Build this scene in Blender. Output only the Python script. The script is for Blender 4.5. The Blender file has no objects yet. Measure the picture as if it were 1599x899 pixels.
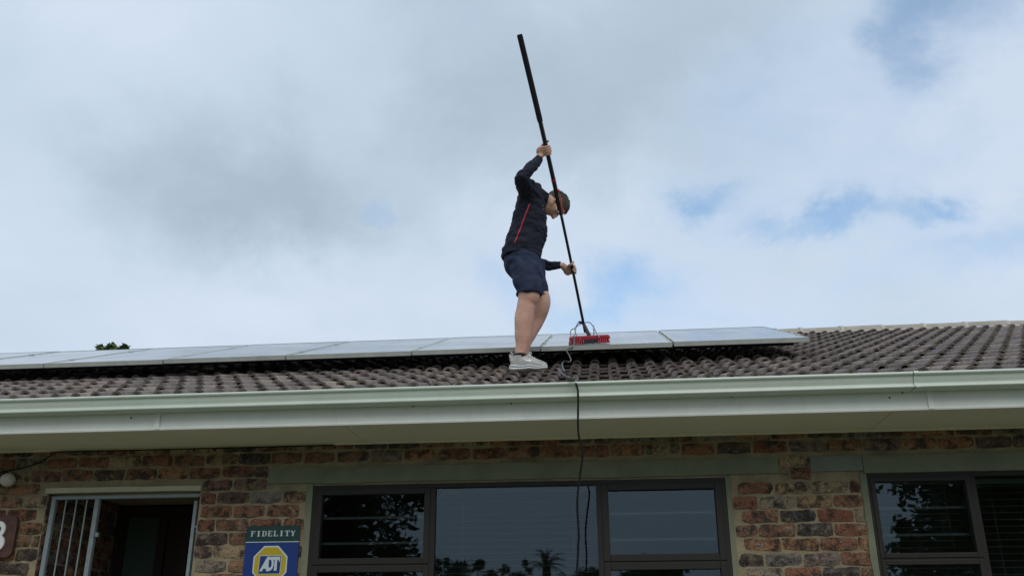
import bpy, bmesh, math, random
from math import radians as R, sin, cos, pi, tan
from mathutils import Vector as V, Matrix, noise as mn
import numpy as np

random.seed(7)
sc = bpy.context.scene
C = sc.collection

# ---------------------------------------------------------------- camera
EYE = 1.25                                     # eye height above the lawn; Y points to the house, X to the right along it
PITCH, YAW, ROLL = 0.367982, -0.101958, -0.003249
fw = V((sin(YAW) * cos(PITCH), cos(YAW) * cos(PITCH), sin(PITCH)))
rt0 = V((cos(YAW), -sin(YAW), 0)); up0 = rt0.cross(fw)
rt = cos(ROLL) * rt0 + sin(ROLL) * up0; up = -sin(ROLL) * rt0 + cos(ROLL) * up0
cam = bpy.data.cameras.new('camera')
cam.lens = 36 * 1445.6 / 1599; cam.sensor_width = 36; cam.clip_start = .05; cam.clip_end = 2000
co = bpy.data.objects.new('camera', cam); C.objects.link(co)
co.matrix_world = Matrix(((rt.x, up.x, -fw.x, 0), (rt.y, up.y, -fw.y, 0), (rt.z, up.z, -fw.z, EYE), (0, 0, 0, 1)))
sc.camera = co

# ---------------------------------------------------------------- sky, sun, exposure
SUN_EL, SUN_AZ = 42.0, 165.0                   # a sun veiled by thick cloud, behind the photographer
w = bpy.data.worlds.new('World'); sc.world = w; w.use_nodes = True
nt = w.node_tree; nt.nodes.clear()
def N(t, **k):
    n = nt.nodes.new(t)
    for a, b in k.items(): setattr(n, a, b)
    return n
def L(a, b): nt.links.new(a, b)
def M(op, a, b=None, c=None, clamp=False):
    n = N('ShaderNodeMath', operation=op, use_clamp=clamp)
    for i, v in enumerate((a, b, c)):
        if v is None: continue
        if isinstance(v, (int, float)): n.inputs[i].default_value = v
        else: L(v, n.inputs[i])
    return n.outputs[0]
tc = N('ShaderNodeTexCoord'); dirv = tc.outputs['Generated']
sep = N('ShaderNodeSeparateXYZ'); L(dirv, sep.inputs[0])
dx, dy, dz = sep.outputs
zz = M('ADD', M('MAXIMUM', dz, 0.0), .22)
cmb = N('ShaderNodeCombineXYZ'); L(M('DIVIDE', dx, zz), cmb.inputs[0]); L(M('DIVIDE', dy, zz), cmb.inputs[1])
def noise(vec, scale, detail, rough=.55, dist=0.0):
    n = N('ShaderNodeTexNoise'); n.inputs['Scale'].default_value = scale; n.inputs['Detail'].default_value = detail
    n.inputs['Roughness'].default_value = rough; n.inputs['Distortion'].default_value = dist
    L(vec, n.inputs['Vector']); return n
n1 = noise(cmb.outputs[0], 1.5, 6, .52)
n2 = noise(cmb.outputs[0], 5.0, 8, .62, .3)
n3 = noise(dirv, 6.5, 7, .62, .25)
warp = N('ShaderNodeSeparateColor'); L(n3.outputs['Color'], warp.inputs[0])
az = M('MULTIPLY', M('ARCTAN2', dx, dy), 57.2958); el = M('MULTIPLY', M('ARCSINE', dz), 57.2958)
azw = M('ADD', az, M('MULTIPLY', M('SUBTRACT', warp.outputs[0], .5), 15.0))
elw = M('ADD', el, M('MULTIPLY', M('SUBTRACT', warp.outputs[1], .5), 11.0))
def blob(a0, e0, sa, se, amp):                 # one soft mass of cloud (or gap) at azimuth a0, elevation e0
    u = M('DIVIDE', M('SUBTRACT', azw, a0), sa); v = M('DIVIDE', M('SUBTRACT', elw, e0), se)
    r2 = M('ADD', M('MULTIPLY', u, u), M('MULTIPLY', v, v))
    return M('MULTIPLY', M('EXPONENT', M('MULTIPLY', r2, -1.0)), amp)
def total(l):
    s = l[0]
    for x in l[1:]: s = M('ADD', s, x)
    return s
grey = total([blob(*b) for b in ((-21, 25.2, 8.5, 4.2, .72), (-29, 28, 9, 5, .32), (-9, 32.5, 5.5, 6, .50), (1, 34.5, 8, 6, .55),
                                 (9, 38, 7, 6, .5), (-2, 29, 6, 4, .32), (-14, 39, 10, 5, .2))])
light = total([blob(*b) for b in ((-35, 35, 8, 5, .42), (-22, 19.6, 8, 2.6, .34), (-10, 22, 7, 4, .22), (1, 25, 8, 4, .22), (16, 29, 5, 5, .2),
                                  (25, 28, 5, 8, .24), (6, 19, 9, 3, .2), (-37, 24, 5, 6, .2))])
blue = total([blob(*b) for b in ((22.8, 35.6, 3.4, 2.5, .85), (20.4, 32.6, 1.8, 2.4, .55), (25.5, 33, 2.5, 2.5, .4), (6.4, 26.2, 2.5, 1.2, .88), (14, 23.8, 4.0, .95, .85), (19.8, 23, 2.0, .7, .7),
                                 (.8, 20.4, 5.5, 1.7, .9), (-6, 22, 3, 1.5, .5), (24, 19.8, 7, 1.8, .55), (-14, 25, 1.6, .9, .5), (-11, 38.5, 3, 1.8, .35),
                                 (5, 17.5, 9, 1.6, .45), (14, 34, 9, 6, .34), (12, 28, 8, 4, .30), (20, 24, 8, 5, .22), (8, 22, 8, 3, .2))])
g = M('ADD', M('MULTIPLY_ADD', n1.outputs[0], .72, .185), M('MULTIPLY', M('SUBTRACT', n2.outputs[0], .5), .22))
g = M('ADD', M('SUBTRACT', g, M('MULTIPLY', grey, .60)), M('MULTIPLY', light, .55), clamp=True)
ramp = N('ShaderNodeValToRGB'); L(g, ramp.inputs[0])
cr = ramp.color_ramp
cr.elements[0].position = .06; cr.elements[0].color = (.385, .480, .570, 1)
cr.elements[1].position = .95; cr.elements[1].color = (.690, .760, .890, 1)
e = cr.elements.new(.5); e.color = (.545, .650, .775, 1)
sky = N('ShaderNodeTexSky', sky_type='NISHITA'); sky.sun_disc = False
sky.sun_elevation = R(SUN_EL); sky.sun_rotation = R(SUN_AZ); sky.air_density = 1.0; sky.dust_density = .6
ten = N('ShaderNodeMix', data_type='RGBA', blend_type='MULTIPLY'); ten.inputs[0].default_value = 1
L(ramp.outputs[0], ten.inputs[6]); ten.inputs[7].default_value = (6.667, 6.667, 6.667, 1)
tint = N('ShaderNodeMix', data_type='RGBA', blend_type='MULTIPLY'); tint.inputs[0].default_value = 1; L(sky.outputs[0], tint.inputs[6]); tint.inputs[7].default_value = (1.05, 1.22, 1.22, 1)
bl = M('SUBTRACT', M('ADD', blue, M('MULTIPLY', M('SUBTRACT', n2.outputs[0], .5), .9)), .12, clamp=True)
bl = M('MULTIPLY', M('POWER', bl, 1.15), .76)
mixc = N('ShaderNodeMix', data_type='RGBA'); L(bl, mixc.inputs[0]); L(ten.outputs[2], mixc.inputs[6]); L(tint.outputs[2], mixc.inputs[7])
bg = N('ShaderNodeBackground'); L(mixc.outputs[2], bg.inputs[0]); bg.inputs[1].default_value = .15
wo = N('ShaderNodeOutputWorld'); L(bg.outputs[0], wo.inputs[0])
sun = bpy.data.lights.new('sun', 'SUN'); sun.energy = 1.2; sun.angle = R(36); sun.color = (1, .95, .87)
so = bpy.data.objects.new('sun', sun); C.objects.link(so)
sd = V((sin(R(SUN_AZ)) * cos(R(SUN_EL)), cos(R(SUN_AZ)) * cos(R(SUN_EL)), sin(R(SUN_EL))))
so.rotation_euler = (-sd).to_track_quat('-Z', 'Y').to_euler()
so.location = (0, -20, 30)
vs = sc.view_settings; vs.view_transform = 'Standard'; vs.look = 'None'; vs.exposure = .10; vs.gamma = 1

# ---------------------------------------------------------------- helpers
def Z(z): return z + EYE
def link(name, me, parent=None, loc=(0, 0, 0)):
    o = bpy.data.objects.new(name, me); C.objects.link(o); o.location = loc
    if parent: o.parent = parent
    return o
def tag(o, label, cat=None, group=None, kind=None):
    if label: o['label'] = label
    if cat: o['category'] = cat
    if group: o['group'] = group
    if kind: o['kind'] = kind
    return o
def empty(name, loc, label, cat, group=None):
    o = link(name, None, None, loc); o.empty_display_size = .1
    return tag(o, label, cat, group)
class MB:
    """collects shapes for ONE mesh object; coordinates are world, shifted by -org when built"""
    def __init__(s): s.v = []; s.f = []; s.m = []; s.s = []
    def add(s, vs_, fs, mi=0, smooth=False):
        b = len(s.v); s.v += [tuple(p) for p in vs_]
        for f in fs: s.f.append(tuple(b + i for i in f)); s.m.append(mi); s.s.append(smooth)
    def box(s, x0, x1, y0, y1, z0, z1, mi=0):
        s.add([(x0, y0, z0), (x1, y0, z0), (x1, y1, z0), (x0, y1, z0), (x0, y0, z1), (x1, y0, z1), (x1, y1, z1), (x0, y1, z1)],
              [(3, 2, 1, 0), (4, 5, 6, 7), (0, 1, 5, 4), (1, 2, 6, 5), (2, 3, 7, 6), (3, 0, 4, 7)], mi)
    def obox(s, c, ax, ay, az_, hx, hy, hz, mi=0):
        c = V(c); P = [c + ax * (i * hx) + ay * (j * hy) + az_ * (k * hz) for k in (-1, 1) for i, j in ((-1, -1), (1, -1), (1, 1), (-1, 1))]
        s.add(P, [(3, 2, 1, 0), (4, 5, 6, 7), (0, 1, 5, 4), (1, 2, 6, 5), (2, 3, 7, 6), (3, 0, 4, 7)], mi)
    def prism(s, poly, x0, x1, mi=0):          # polygon in (y,z) extruded along x
        n = len(poly)
        s.add([(x0, y, z) for y, z in poly] + [(x1, y, z) for y, z in poly],
              [(i, (i + 1) % n, n + (i + 1) % n, n + i) for i in range(n)] + [tuple(range(n))[::-1], tuple(range(n, 2 * n))], mi)
    def plate(s, poly, y0, y1, mi=0):          # polygon in (x,z), counter-clockwise seen from the garden, from y0 (front) back to y1
        n = len(poly)
        s.add([(x, y0, z) for x, z in poly] + [(x, y1, z) for x, z in poly],
              [tuple(range(n)), tuple(range(n, 2 * n))[::-1]] + [((i + 1) % n, i, n + i, n + (i + 1) % n) for i in range(n)], mi)
    def tube(s, pts, rad, seg=12, ref=None, mi=0, caps=True, smooth=True, horiz=False, sub=0):
        pts = [V(p) for p in pts]
        rad = [(r, r) if isinstance(r, (int, float)) else r for r in (rad if isinstance(rad, (list, tuple)) else [rad] * len(pts))]
        if sub:
            P, Q = [], []
            n = len(pts)
            for i in range(n - 1):
                p0, p1, p2, p3 = pts[max(i - 1, 0)], pts[i], pts[i + 1], pts[min(i + 2, n - 1)]
                for k in range(sub):
                    t = k / sub
                    P.append(.5 * ((2 * p1) + (p2 - p0) * t + (2 * p0 - 5 * p1 + 4 * p2 - p3) * t * t + (3 * p1 - p0 - 3 * p2 + p3) * t ** 3))
                    tt = t * t * (3 - 2 * t)
                    Q.append(tuple(rad[i][j] * (1 - tt) + rad[i + 1][j] * tt for j in (0, 1)))
            P.append(pts[-1]); Q.append(rad[-1]); pts, rad = P, Q
        n = len(pts); vsx = []
        prev = None
        for i, p in enumerate(pts):
            t = (pts[min(i + 1, n - 1)] - pts[max(i - 1, 0)])
            t = t.normalized() if t.length > 1e-9 else V((0, 0, 1))
            if horiz: a, b = V((1, 0, 0)), V((0, 1, 0))
            else:
                rf = V(ref) if ref else (prev if prev else (V((0, 1, 0)) if abs(t.y) < .8 else V((1, 0, 0))))
                b = rf - t * rf.dot(t)
                b = b.normalized() if b.length > 1e-6 else t.orthogonal().normalized()
                a = b.cross(t); prev = b
            for k in range(seg):
                th = 2 * pi * k / seg
                vsx.append(p + a * (cos(th) * rad[i][0]) + b * (sin(th) * rad[i][1]))
        fs = [(i * seg + k, i * seg + (k + 1) % seg, (i + 1) * seg + (k + 1) % seg, (i + 1) * seg + k) for i in range(n - 1) for k in range(seg)]
        s.add(vsx, fs, mi, smooth)
        if caps:
            s.add(vsx[:seg], [tuple(range(seg))[::-1]], mi); s.add(vsx[-seg:], [tuple(range(seg))], mi)
    def ball(s, c, rx, ry, rz, ax=None, nu=14, nv=9, mi=0):
        ax = ax or (V((1, 0, 0)), V((0, 1, 0)), V((0, 0, 1))); c = V(c)
        vv = [c - ax[2] * rz]
        for j in range(1, nv):
            ph = -pi / 2 + pi * j / nv
            for i in range(nu):
                th = 2 * pi * i / nu
                vv.append(c + ax[0] * (rx * cos(th) * cos(ph)) + ax[1] * (ry * sin(th) * cos(ph)) + ax[2] * (rz * sin(ph)))
        vv.append(c + ax[2] * rz)
        ff = [(0, 1 + (i + 1) % nu, 1 + i) for i in range(nu)]
        for j in range(nv - 2):
            b = 1 + j * nu
            ff += [(b + i, b + (i + 1) % nu, b + nu + (i + 1) % nu, b + nu + i) for i in range(nu)]
        b = 1 + (nv - 2) * nu
        ff += [(b + i, b + (i + 1) % nu, len(vv) - 1) for i in range(nu)]
        s.add(vv, ff, mi, True)
    def mesh(s, name, mats, org=(0, 0, 0), fix=False):
        me = bpy.data.meshes.new(name)
        me.from_pydata([(x - org[0], y - org[1], z - org[2]) for x, y, z in s.v], [], s.f)
        for m in (mats if isinstance(mats, (list, tuple)) else [mats]): me.materials.append(m)
        me.polygons.foreach_set('material_index', s.m); me.polygons.foreach_set('use_smooth', s.s)
        if fix:
            bm = bmesh.new(); bm.from_mesh(me); bmesh.ops.recalc_face_normals(bm, faces=bm.faces); bm.to_mesh(me); bm.free()
        me.update(); return me
    def build(s, name, mats, parent=None, fix=True, bevel=0):
        org = parent_loc(parent)
        me = s.mesh(name, mats, org, fix)
        o = link(name, me, parent)
        if bevel:
            m = o.modifiers.new('bevel', 'BEVEL'); m.width = bevel; m.segments = 2; m.limit_method = 'ANGLE'
        return o
def parent_loc(p):
    v = V((0, 0, 0))
    while p: v += V(p.location); p = p.parent
    return v

def mat(name, col, rough=.6, spec=.5, var=.12, nscale=6, bump=0, bscale=60, metal=0, coat=0, stain=None, sscale=2.5, sss=0):
    m = bpy.data.materials.new(name); m.use_nodes = True
    t = m.node_tree; p = t.nodes['Principled BSDF']
    p.inputs['Roughness'].default_value = rough; p.inputs['Specular IOR Level'].default_value = spec
    p.inputs['Metallic'].default_value = metal; p.inputs['Coat Weight'].default_value = coat
    g_ = t.nodes.new('ShaderNodeNewGeometry')
    n = t.nodes.new('ShaderNodeTexNoise'); n.inputs['Scale'].default_value = nscale; n.inputs['Detail'].default_value = 6; n.inputs['Roughness'].default_value = .62
    t.links.new(g_.outputs['Position'], n.inputs['Vector'])
    r = t.nodes.new('ShaderNodeValToRGB')
    r.color_ramp.elements[0].position = .25; r.color_ramp.elements[1].position = .75
    r.color_ramp.elements[0].color = tuple(c * (1 - var) for c in col) + (1,); r.color_ramp.elements[1].color = tuple(min(1, c * (1 + var)) for c in col) + (1,)
    t.links.new(n.outputs[0], r.inputs[0]); out = r.outputs[0]
    if stain:
        n2_ = t.nodes.new('ShaderNodeTexNoise'); n2_.inputs['Scale'].default_value = sscale; n2_.inputs['Detail'].default_value = 8; n2_.inputs['Roughness'].default_value = .7
        t.links.new(g_.outputs['Position'], n2_.inputs['Vector'])
        mr = t.nodes.new('ShaderNodeMapRange'); mr.inputs[1].default_value = .52; mr.inputs[2].default_value = .75; mr.inputs[4].default_value = stain[3]
        t.links.new(n2_.outputs[0], mr.inputs[0])
        mx = t.nodes.new('ShaderNodeMix'); mx.data_type = 'RGBA'; t.links.new(mr.outputs[0], mx.inputs[0]); t.links.new(out, mx.inputs[6])
        mx.inputs[7].default_value = tuple(stain[:3]) + (1,); out = mx.outputs[2]
    t.links.new(out, p.inputs['Base Color'])
    if bump:
        nb = t.nodes.new('ShaderNodeTexNoise'); nb.inputs['Scale'].default_value = bscale; nb.inputs['Detail'].default_value = 5
        t.links.new(g_.outputs['Position'], nb.inputs['Vector'])
        b = t.nodes.new('ShaderNodeBump'); b.inputs['Strength'].default_value = bump; b.inputs['Distance'].default_value = .01
        t.links.new(nb.outputs[0], b.inputs['Height']); t.links.new(b.outputs[0], p.inputs['Normal'])
    if sss:
        p.inputs['Subsurface Weight'].default_value = sss; p.inputs['Subsurface Radius'].default_value = (.012, .005, .003)
    return m
def streaks(m, amt):
    """faint vertical drip marks of rain on painted metal and board"""
    t = m.node_tree; p = t.nodes['Principled BSDF']; src = p.inputs['Base Color'].links[0].from_socket
    g_ = t.nodes.new('ShaderNodeNewGeometry'); mp = t.nodes.new('ShaderNodeMapping'); mp.inputs['Scale'].default_value = (17, 17, 1.1)
    t.links.new(g_.outputs['Position'], mp.inputs[0]); n = t.nodes.new('ShaderNodeTexNoise'); n.inputs['Scale'].default_value = 1; n.inputs['Detail'].default_value = 6; n.inputs['Roughness'].default_value = .7
    t.links.new(mp.outputs[0], n.inputs['Vector']); mr = t.nodes.new('ShaderNodeMapRange'); mr.inputs[1].default_value = .50; mr.inputs[2].default_value = .74; mr.inputs[4].default_value = amt
    t.links.new(n.outputs[0], mr.inputs[0]); mx = t.nodes.new('ShaderNodeMix'); mx.data_type = 'RGBA'; t.links.new(mr.outputs[0], mx.inputs[0]); t.links.new(src, mx.inputs[6])
    mx.inputs[7].default_value = (.26, .27, .19, 1); t.links.new(mx.outputs[2], p.inputs['Base Color'])
def kiln(name, stops, patch, speck, bump, rough=.85, pscale=22.0, amount=.5, light=None):
    """fired bricks and tiles: every piece takes its own colour, with kiln-burnt blotches and pale specks"""
    m = bpy.data.materials.new(name); m.use_nodes = True
    t = m.node_tree; p = t.nodes['Principled BSDF']; p.inputs['Roughness'].default_value = rough; p.inputs['Specular IOR Level'].default_value = .25
    oi = t.nodes.new('ShaderNodeObjectInfo'); g_ = t.nodes.new('ShaderNodeNewGeometry')
    a = t.nodes.new('ShaderNodeMath'); a.operation = 'ADD'; t.links.new(oi.outputs['Random'], a.inputs[0]); t.links.new(g_.outputs['Random Per Island'], a.inputs[1])
    f = t.nodes.new('ShaderNodeMath'); f.operation = 'FRACT'; t.links.new(a.outputs[0], f.inputs[0])
    r = t.nodes.new('ShaderNodeValToRGB'); cr_ = r.color_ramp
    while len(cr_.elements) < len(stops): cr_.elements.new(.5)
    for e_, (ps, c) in zip(cr_.elements, stops): e_.position = ps; e_.color = tuple(c) + (1,)
    t.links.new(f.outputs[0], r.inputs[0]); out = r.outputs[0]
    def layer(scale, lo, hi, amt, col, out, rgh=.68):
        n = t.nodes.new('ShaderNodeTexNoise'); n.inputs['Scale'].default_value = scale; n.inputs['Detail'].default_value = 7; n.inputs['Roughness'].default_value = rgh
        t.links.new(g_.outputs['Position'], n.inputs['Vector'])
        mr = t.nodes.new('ShaderNodeMapRange'); mr.inputs[1].default_value = lo; mr.inputs[2].default_value = hi; mr.inputs[4].default_value = amt
        t.links.new(n.outputs[0], mr.inputs[0])
        mx = t.nodes.new('ShaderNodeMix'); mx.data_type = 'RGBA'; t.links.new(mr.outputs[0], mx.inputs[0]); t.links.new(out, mx.inputs[6])
        mx.inputs[7].default_value = tuple(col) + (1,); return mx.outputs[2]
    if light:
        out = layer(pscale * .55, .54, .66, .8, light[0], out)
        out = layer(pscale * .75, .57, .67, .75, light[1], out)
    out = layer(pscale * .45, .46, .60, amount, patch, out)
    out = layer(pscale * 2.1, .52, .66, amount * .9, tuple(c * .6 for c in patch), out)
    out = layer(pscale * 3.3, .60, .72, amount, speck, out)
    t.links.new(out, p.inputs['Base Color'])
    nb = t.nodes.new('ShaderNodeTexNoise'); nb.inputs['Scale'].default_value = pscale * 3; nb.inputs['Detail'].default_value = 6
    t.links.new(g_.outputs['Position'], nb.inputs['Vector'])
    b = t.nodes.new('ShaderNodeBump'); b.inputs['Strength'].default_value = bump; b.inputs['Distance'].default_value = .012
    t.links.new(nb.outputs[0], b.inputs['Height']); t.links.new(b.outputs[0], p.inputs['Normal'])
    return m

BRICK = kiln('brick_clay', [(0, (.20, .075, .045)), (.14, (.26, .122, .074)), (.28, (.12, .07, .05)), (.40, (.062, .058, .056)), (.52, (.34, .175, .09)),
                            (.66, (.23, .095, .055)), (.78, (.17, .16, .146)), (.90, (.40, .28, .15)), (1, (.16, .06, .042))], (.022, .020, .020), (.55, .48, .36), 1.0, pscale=34, amount=.85, light=((.20, .195, .18), (.42, .27, .12)))
TILE = kiln('roof_tile_concrete', [(0, (.155, .125, .114)), (.2, (.225, .185, .168)), (.4, (.17, .146, .138)), (.6, (.26, .21, .18)), (.75, (.19, .16, .15)), (.9, (.31, .25, .20)), (1, (.20, .168, .155))], (.085, .07, .064), (.42, .39, .33), .6, pscale=13, amount=.55)
MORTAR = mat('mortar', (.275, .225, .145), .95, .1, .28, 9, .8, 70, stain=(.085, .08, .058, .8), sscale=1.5)
PLASTER = mat('cement_plaster', (.175, .185, .128), .9, .15, .2, 5, .4, 50, stain=(.13, .15, .11, .7), sscale=3.5)
PLASTER2 = mat('cement_patch', (.17, .19, .165), .9, .15, .2, 6, .5, 60)
CREAM = mat('cream_lintel_paint', (.42, .40, .28), .7, .3, .1, 5)
GUTTER = mat('gutter_paint', (.53, .585, .505), .28, .6, .05, 3, stain=(.42, .47, .38, .35), sscale=5)
FASCIA = mat('fascia_paint', (.78, .80, .75), .5, .4, .04, 2.5, .05, 30, stain=(.52, .56, .47, .3), sscale=3)
SOFFIT = mat('soffit_paint', (.72, .70, .52), .8, .2, .05, 2, stain=(.56, .54, .38, .35), sscale=1.6)
streaks(GUTTER, .09); streaks(FASCIA, .08)
DARKWOOD = mat('rafter_wood', (.10, .07, .05), .8)
UNDER = mat('roof_underlay', (.03, .027, .025), .9)
BRONZE = mat('bronze_aluminium', (.020, .0175, .015), .5, .25, .1, 10)
STEEL = mat('galvanised_steel', (.20, .235, .245), .6, .4, .2, 14)
ALU = mat('aluminium_frame', (.52, .54, .50), .5, .5, .10, 12, metal=.4, stain=(.26, .27, .20, .7), sscale=5)
ROOM = mat('room_paint', (.20, .19, .17), .9)
WOOD = mat('door_wood', (.022, .010, .008), .5, .4, .25, 8)
SLAT = mat('blind_slat', (.30, .32, .32), .6)
def glass(name, ior=1.70, tint=(.80, .86, .86)):
    m = bpy.data.materials.new(name); m.use_nodes = True; t = m.node_tree; t.nodes.clear()
    o = t.nodes.new('ShaderNodeOutputMaterial'); mx = t.nodes.new('ShaderNodeMixShader'); fr = t.nodes.new('ShaderNodeFresnel'); fr.inputs[0].default_value = ior
    a = t.nodes.new('ShaderNodeBsdfTransparent'); a.inputs[0].default_value = tint + (1,)
    b = t.nodes.new('ShaderNodeBsdfGlossy'); b.inputs['Roughness'].default_value = .012; b.inputs[0].default_value = (.72, .88, .96, 1)
    g_ = t.nodes.new('ShaderNodeNewGeometry'); n = t.nodes.new('ShaderNodeTexNoise'); n.inputs['Scale'].default_value = 2.2; n.inputs['Detail'].default_value = 1
    t.links.new(g_.outputs['Position'], n.inputs['Vector'])
    bp = t.nodes.new('ShaderNodeBump'); bp.inputs['Strength'].default_value = .05; bp.inputs['Distance'].default_value = .02
    t.links.new(n.outputs[0], bp.inputs['Height']); t.links.new(bp.outputs[0], b.inputs['Normal'])
    t.links.new(fr.outputs[0], mx.inputs[0]); t.links.new(a.outputs[0], mx.inputs[1]); t.links.new(b.outputs[0], mx.inputs[2]); t.links.new(mx.outputs[0], o.inputs[0])
    return m
GLASS = glass('window_glass')

# ---------------------------------------------------------------- ground
b = MB(); b.add([(-900, -900, 0), (900, -900, 0), (900, 900, 0), (-900, 900, 0)], [(0, 1, 2, 3)])
lawn = b.build('lawn', mat('lawn_grass', (.085, .115, .035), .95, .1, .35, 1.5, .5, 40, stain=(.14, .125, .06, .5), sscale=.6), fix=False)
lawn['kind'] = 'structure'
b = MB(); b.box(-11.5, 8.5, 1.6, 6.31, -.05, .03)  # unseen paving, added to bounce more light up under the eave
bounce_patio = b.build('bounce_patio', mat('bounce_concrete', (.22, .21, .165), .9, .15, .15, 4, .3, 40, stain=(.26, .25, .19, .6), sscale=1.2), fix=False)
bounce_patio['kind'] = 'structure'

# ---------------------------------------------------------------- house
W = 6.30                                       # brick face of the front wall
XL, XR, YB = -11.0, 8.0, 15.5
RP = 0.3555; TA = tan(RP); Y0, ZR0 = 5.922, 1.627       # roof pitch, eave line of the tile pans
YR = 11.02; ZRI = 3.556
house = empty('house', (0, W, 0), 'single storey brick house with brown tiled roof, pale green gutter and dark windows', 'house')
HL = V(house.location)
# openings: x0, x1, z0, z1 (relative to the eye)
DOOR = (-3.974, -2.845, -1.25, 1.02); WIN = (-2.033, .772, -.25, 1.035); WIN2 = (1.683, 4.55, -.25, 1.04)
TOP = 1.50
front = MB()
yf, yb = W + .012, W + .23
xs = [XL, DOOR[0], DOOR[1], WIN[0], WIN[1], WIN2[0], WIN2[1], XR]
for i in range(0, 7, 2): front.box(xs[i], xs[i + 1], yf, yb, 0, Z(TOP))
for o_ in (DOOR, WIN, WIN2):
    front.box(o_[0], o_[1], yf, yb, Z(o_[3]), Z(TOP))
    if o_[2] > -1.2: front.box(o_[0], o_[1], yf, yb, 0, Z(o_[2]))
wall = front.build('wall', MORTAR, house, fix=False)
# remaining shell of the house: side and back walls, floor, ceilings, porch recess
b = MB()
b.box(XL, XL + .2, yb, YB, 0, Z(TOP)); b.box(XR - .2, XR, yb, YB, 0, Z(TOP)); b.box(XL + .2, XR - .2, YB - .2, YB, 0, Z(TOP))
b.box(XL + .2, XR - .2, yb, YB - .2, Z(1.36), Z(1.40))
b.box(XL + .2, XR - .2, yb, YB - .2, 0.02, .12)
b.box(-2.845, -2.75, yb, 9.5, .12, Z(1.36)); b.box(1.1, 1.2, yb, 9.5, .12, Z(1.36)); b.box(XL + .2, XR - .2, 9.5, 9.6, .12, Z(1.36))
b.build('inner_wall', ROOM, house, fix=False)
b = MB()                                       # porch: left return, back wall round the door, ceiling
b.box(-4.15, -3.972, yb, 7.30, .12, Z(1.35)); b.box(-4.15, -2.845, 7.52, 7.6, .12, Z(1.35)); b.box(-3.972, -2.845, yb, 7.50, Z(1.08), Z(1.10))
porch = b.build('porch_wall', MORTAR, house, fix=False)
b = MB()                                       # timber door frame, door leaf and side light at the back of the porch
b.box(-3.965, -3.90, 7.34, 7.42, .12, Z(1.06)); b.box(-3.90, -2.86, 7.34, 7.42, Z(.985), Z(1.06)); b.box(-3.63, -3.56, 7.34, 7.42, .12, Z(.985))
b.box(-3.42, -3.36, 7.33, 7.42, .12, Z(.985)); b.box(-3.36, -2.86, 7.34, 7.42, Z(.86), Z(.985)); b.box(-3.36, -2.86, 7.345, 7.42, Z(.575), Z(.60)); b.box(-3.56, -3.42, 7.37, 7.41, .12, Z(.985))
door = b.build('door', WOOD, house)
GREENPANE = mat('frosted_glass', (.05, .08, .07), .25, .5, .08, 3)
b = MB(); b.box(-3.90, -3.63, 7.37, 7.385, .14, Z(.985)); b.build('pane', GREENPANE, door)
b = MB(); b.box(-3.36, -2.86, 7.37, 7.385, .14, Z(.575)); b.build('pane', GREENPANE, door)
b = MB(); b.box(-3.36, -2.86, 7.37, 7.385, Z(.60), Z(.86)); b.build('pane', GREENPANE, door)

# --- bricks: eight rough-faced meshes shared by all bricks of the wall
BLn, BHt, PX, PZ = .223, .0745, .238, .0905
def brick_mesh(k):
    rnd = random.Random(k); b = MB(); nx, nz = 5, 2; hx, hz = BLn / 2, BHt / 2
    fr = {}
    vs_ = []; 
    for j in range(nz + 1):
        for i in range(nx + 1):
            x = -hx + 2 * hx * i / nx; z = -hz + 2 * hz * j / nz
            edge = i in (0, nx) or j in (0, nz)
            x += rnd.uniform(-.007, .007) if i in (0, nx) else rnd.uniform(-.012, .012); z += rnd.uniform(-.0065, .0045)
            y = -.009 * rnd.random() if not edge else .001 + .009 * rnd.random()
            if i in (0, nx) and j in (0, nz): x *= .975; z *= .93; y += .002
            fr[i, j] = len(vs_); vs_.append((x, y, z))
    ring = [(i, 0) for i in range(nx)] + [(nx, j) for j in range(nz)] + [(i, nz) for i in range(nx, 0, -1)] + [(0, j) for j in range(nz, 0, -1)]
    fs = [(fr[i, j], fr[i + 1, j], fr[i + 1, j + 1], fr[i, j + 1]) for j in range(nz) for i in range(nx)]
    n0 = len(vs_)
    for i, j in ring: x, y, z = vs_[fr[i, j]]; vs_.append((x, .04, z))
    m_ = len(ring)
    fs += [(fr[ring[(q + 1) % m_]], fr[ring[q]], n0 + q, n0 + (q + 1) % m_) for q in range(m_)]
    b.add(vs_, fs)
    return b.mesh('brick', BRICK)
BM = [brick_mesh(k) for k in range(9)]
BV = [(np.array([v.co[:] for v in m.vertices]), [tuple(p.vertices) for p in m.polygons]) for m in BM]
def spans(z):
    """stretches of the front wall that carry brickwork at relative height z"""
    cut = []
    if z < DOOR[3] + .02: cut.append((DOOR[0], DOOR[1]))
    elif z < 1.055: cut.append((-3.98, -2.84))
    if WIN[2] - .03 < z < 1.05: cut.append((-2.078, .806))
    if WIN2[2] - .03 < z < 1.05: cut.append((1.640, 4.6))
    if 1.05 < z < 1.165: cut += [(-2.36, 1.13), (1.335, 5.2)]
    cut.sort(); x = XL; out = []
    for a, c_ in cut:
        if a > x: out.append((x, a))
        x = max(x, c_)
    out.append((x, XR)); return out
row0 = -1.2559; slots = []
rb = random.Random(3)
for k in range(31):
    zc = row0 + PZ * (k + .5)
    if zc > TOP: break
    off = (PX / 2 if k % 2 else 0) + rb.uniform(-.015, .015)
    for a, c_ in spans(zc):
        x = XL - 1 + off
        while x < c_:
            l, r = max(x + .0065, a + .007), min(x + PX - .0065, c_ - .007)
            if r - l > .05: slots.append(((l + r) / 2, W, zc, (r - l) / BLn))
            x += PX
slots = [s_ for s_ in slots if s_[2] > -1.2]
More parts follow.
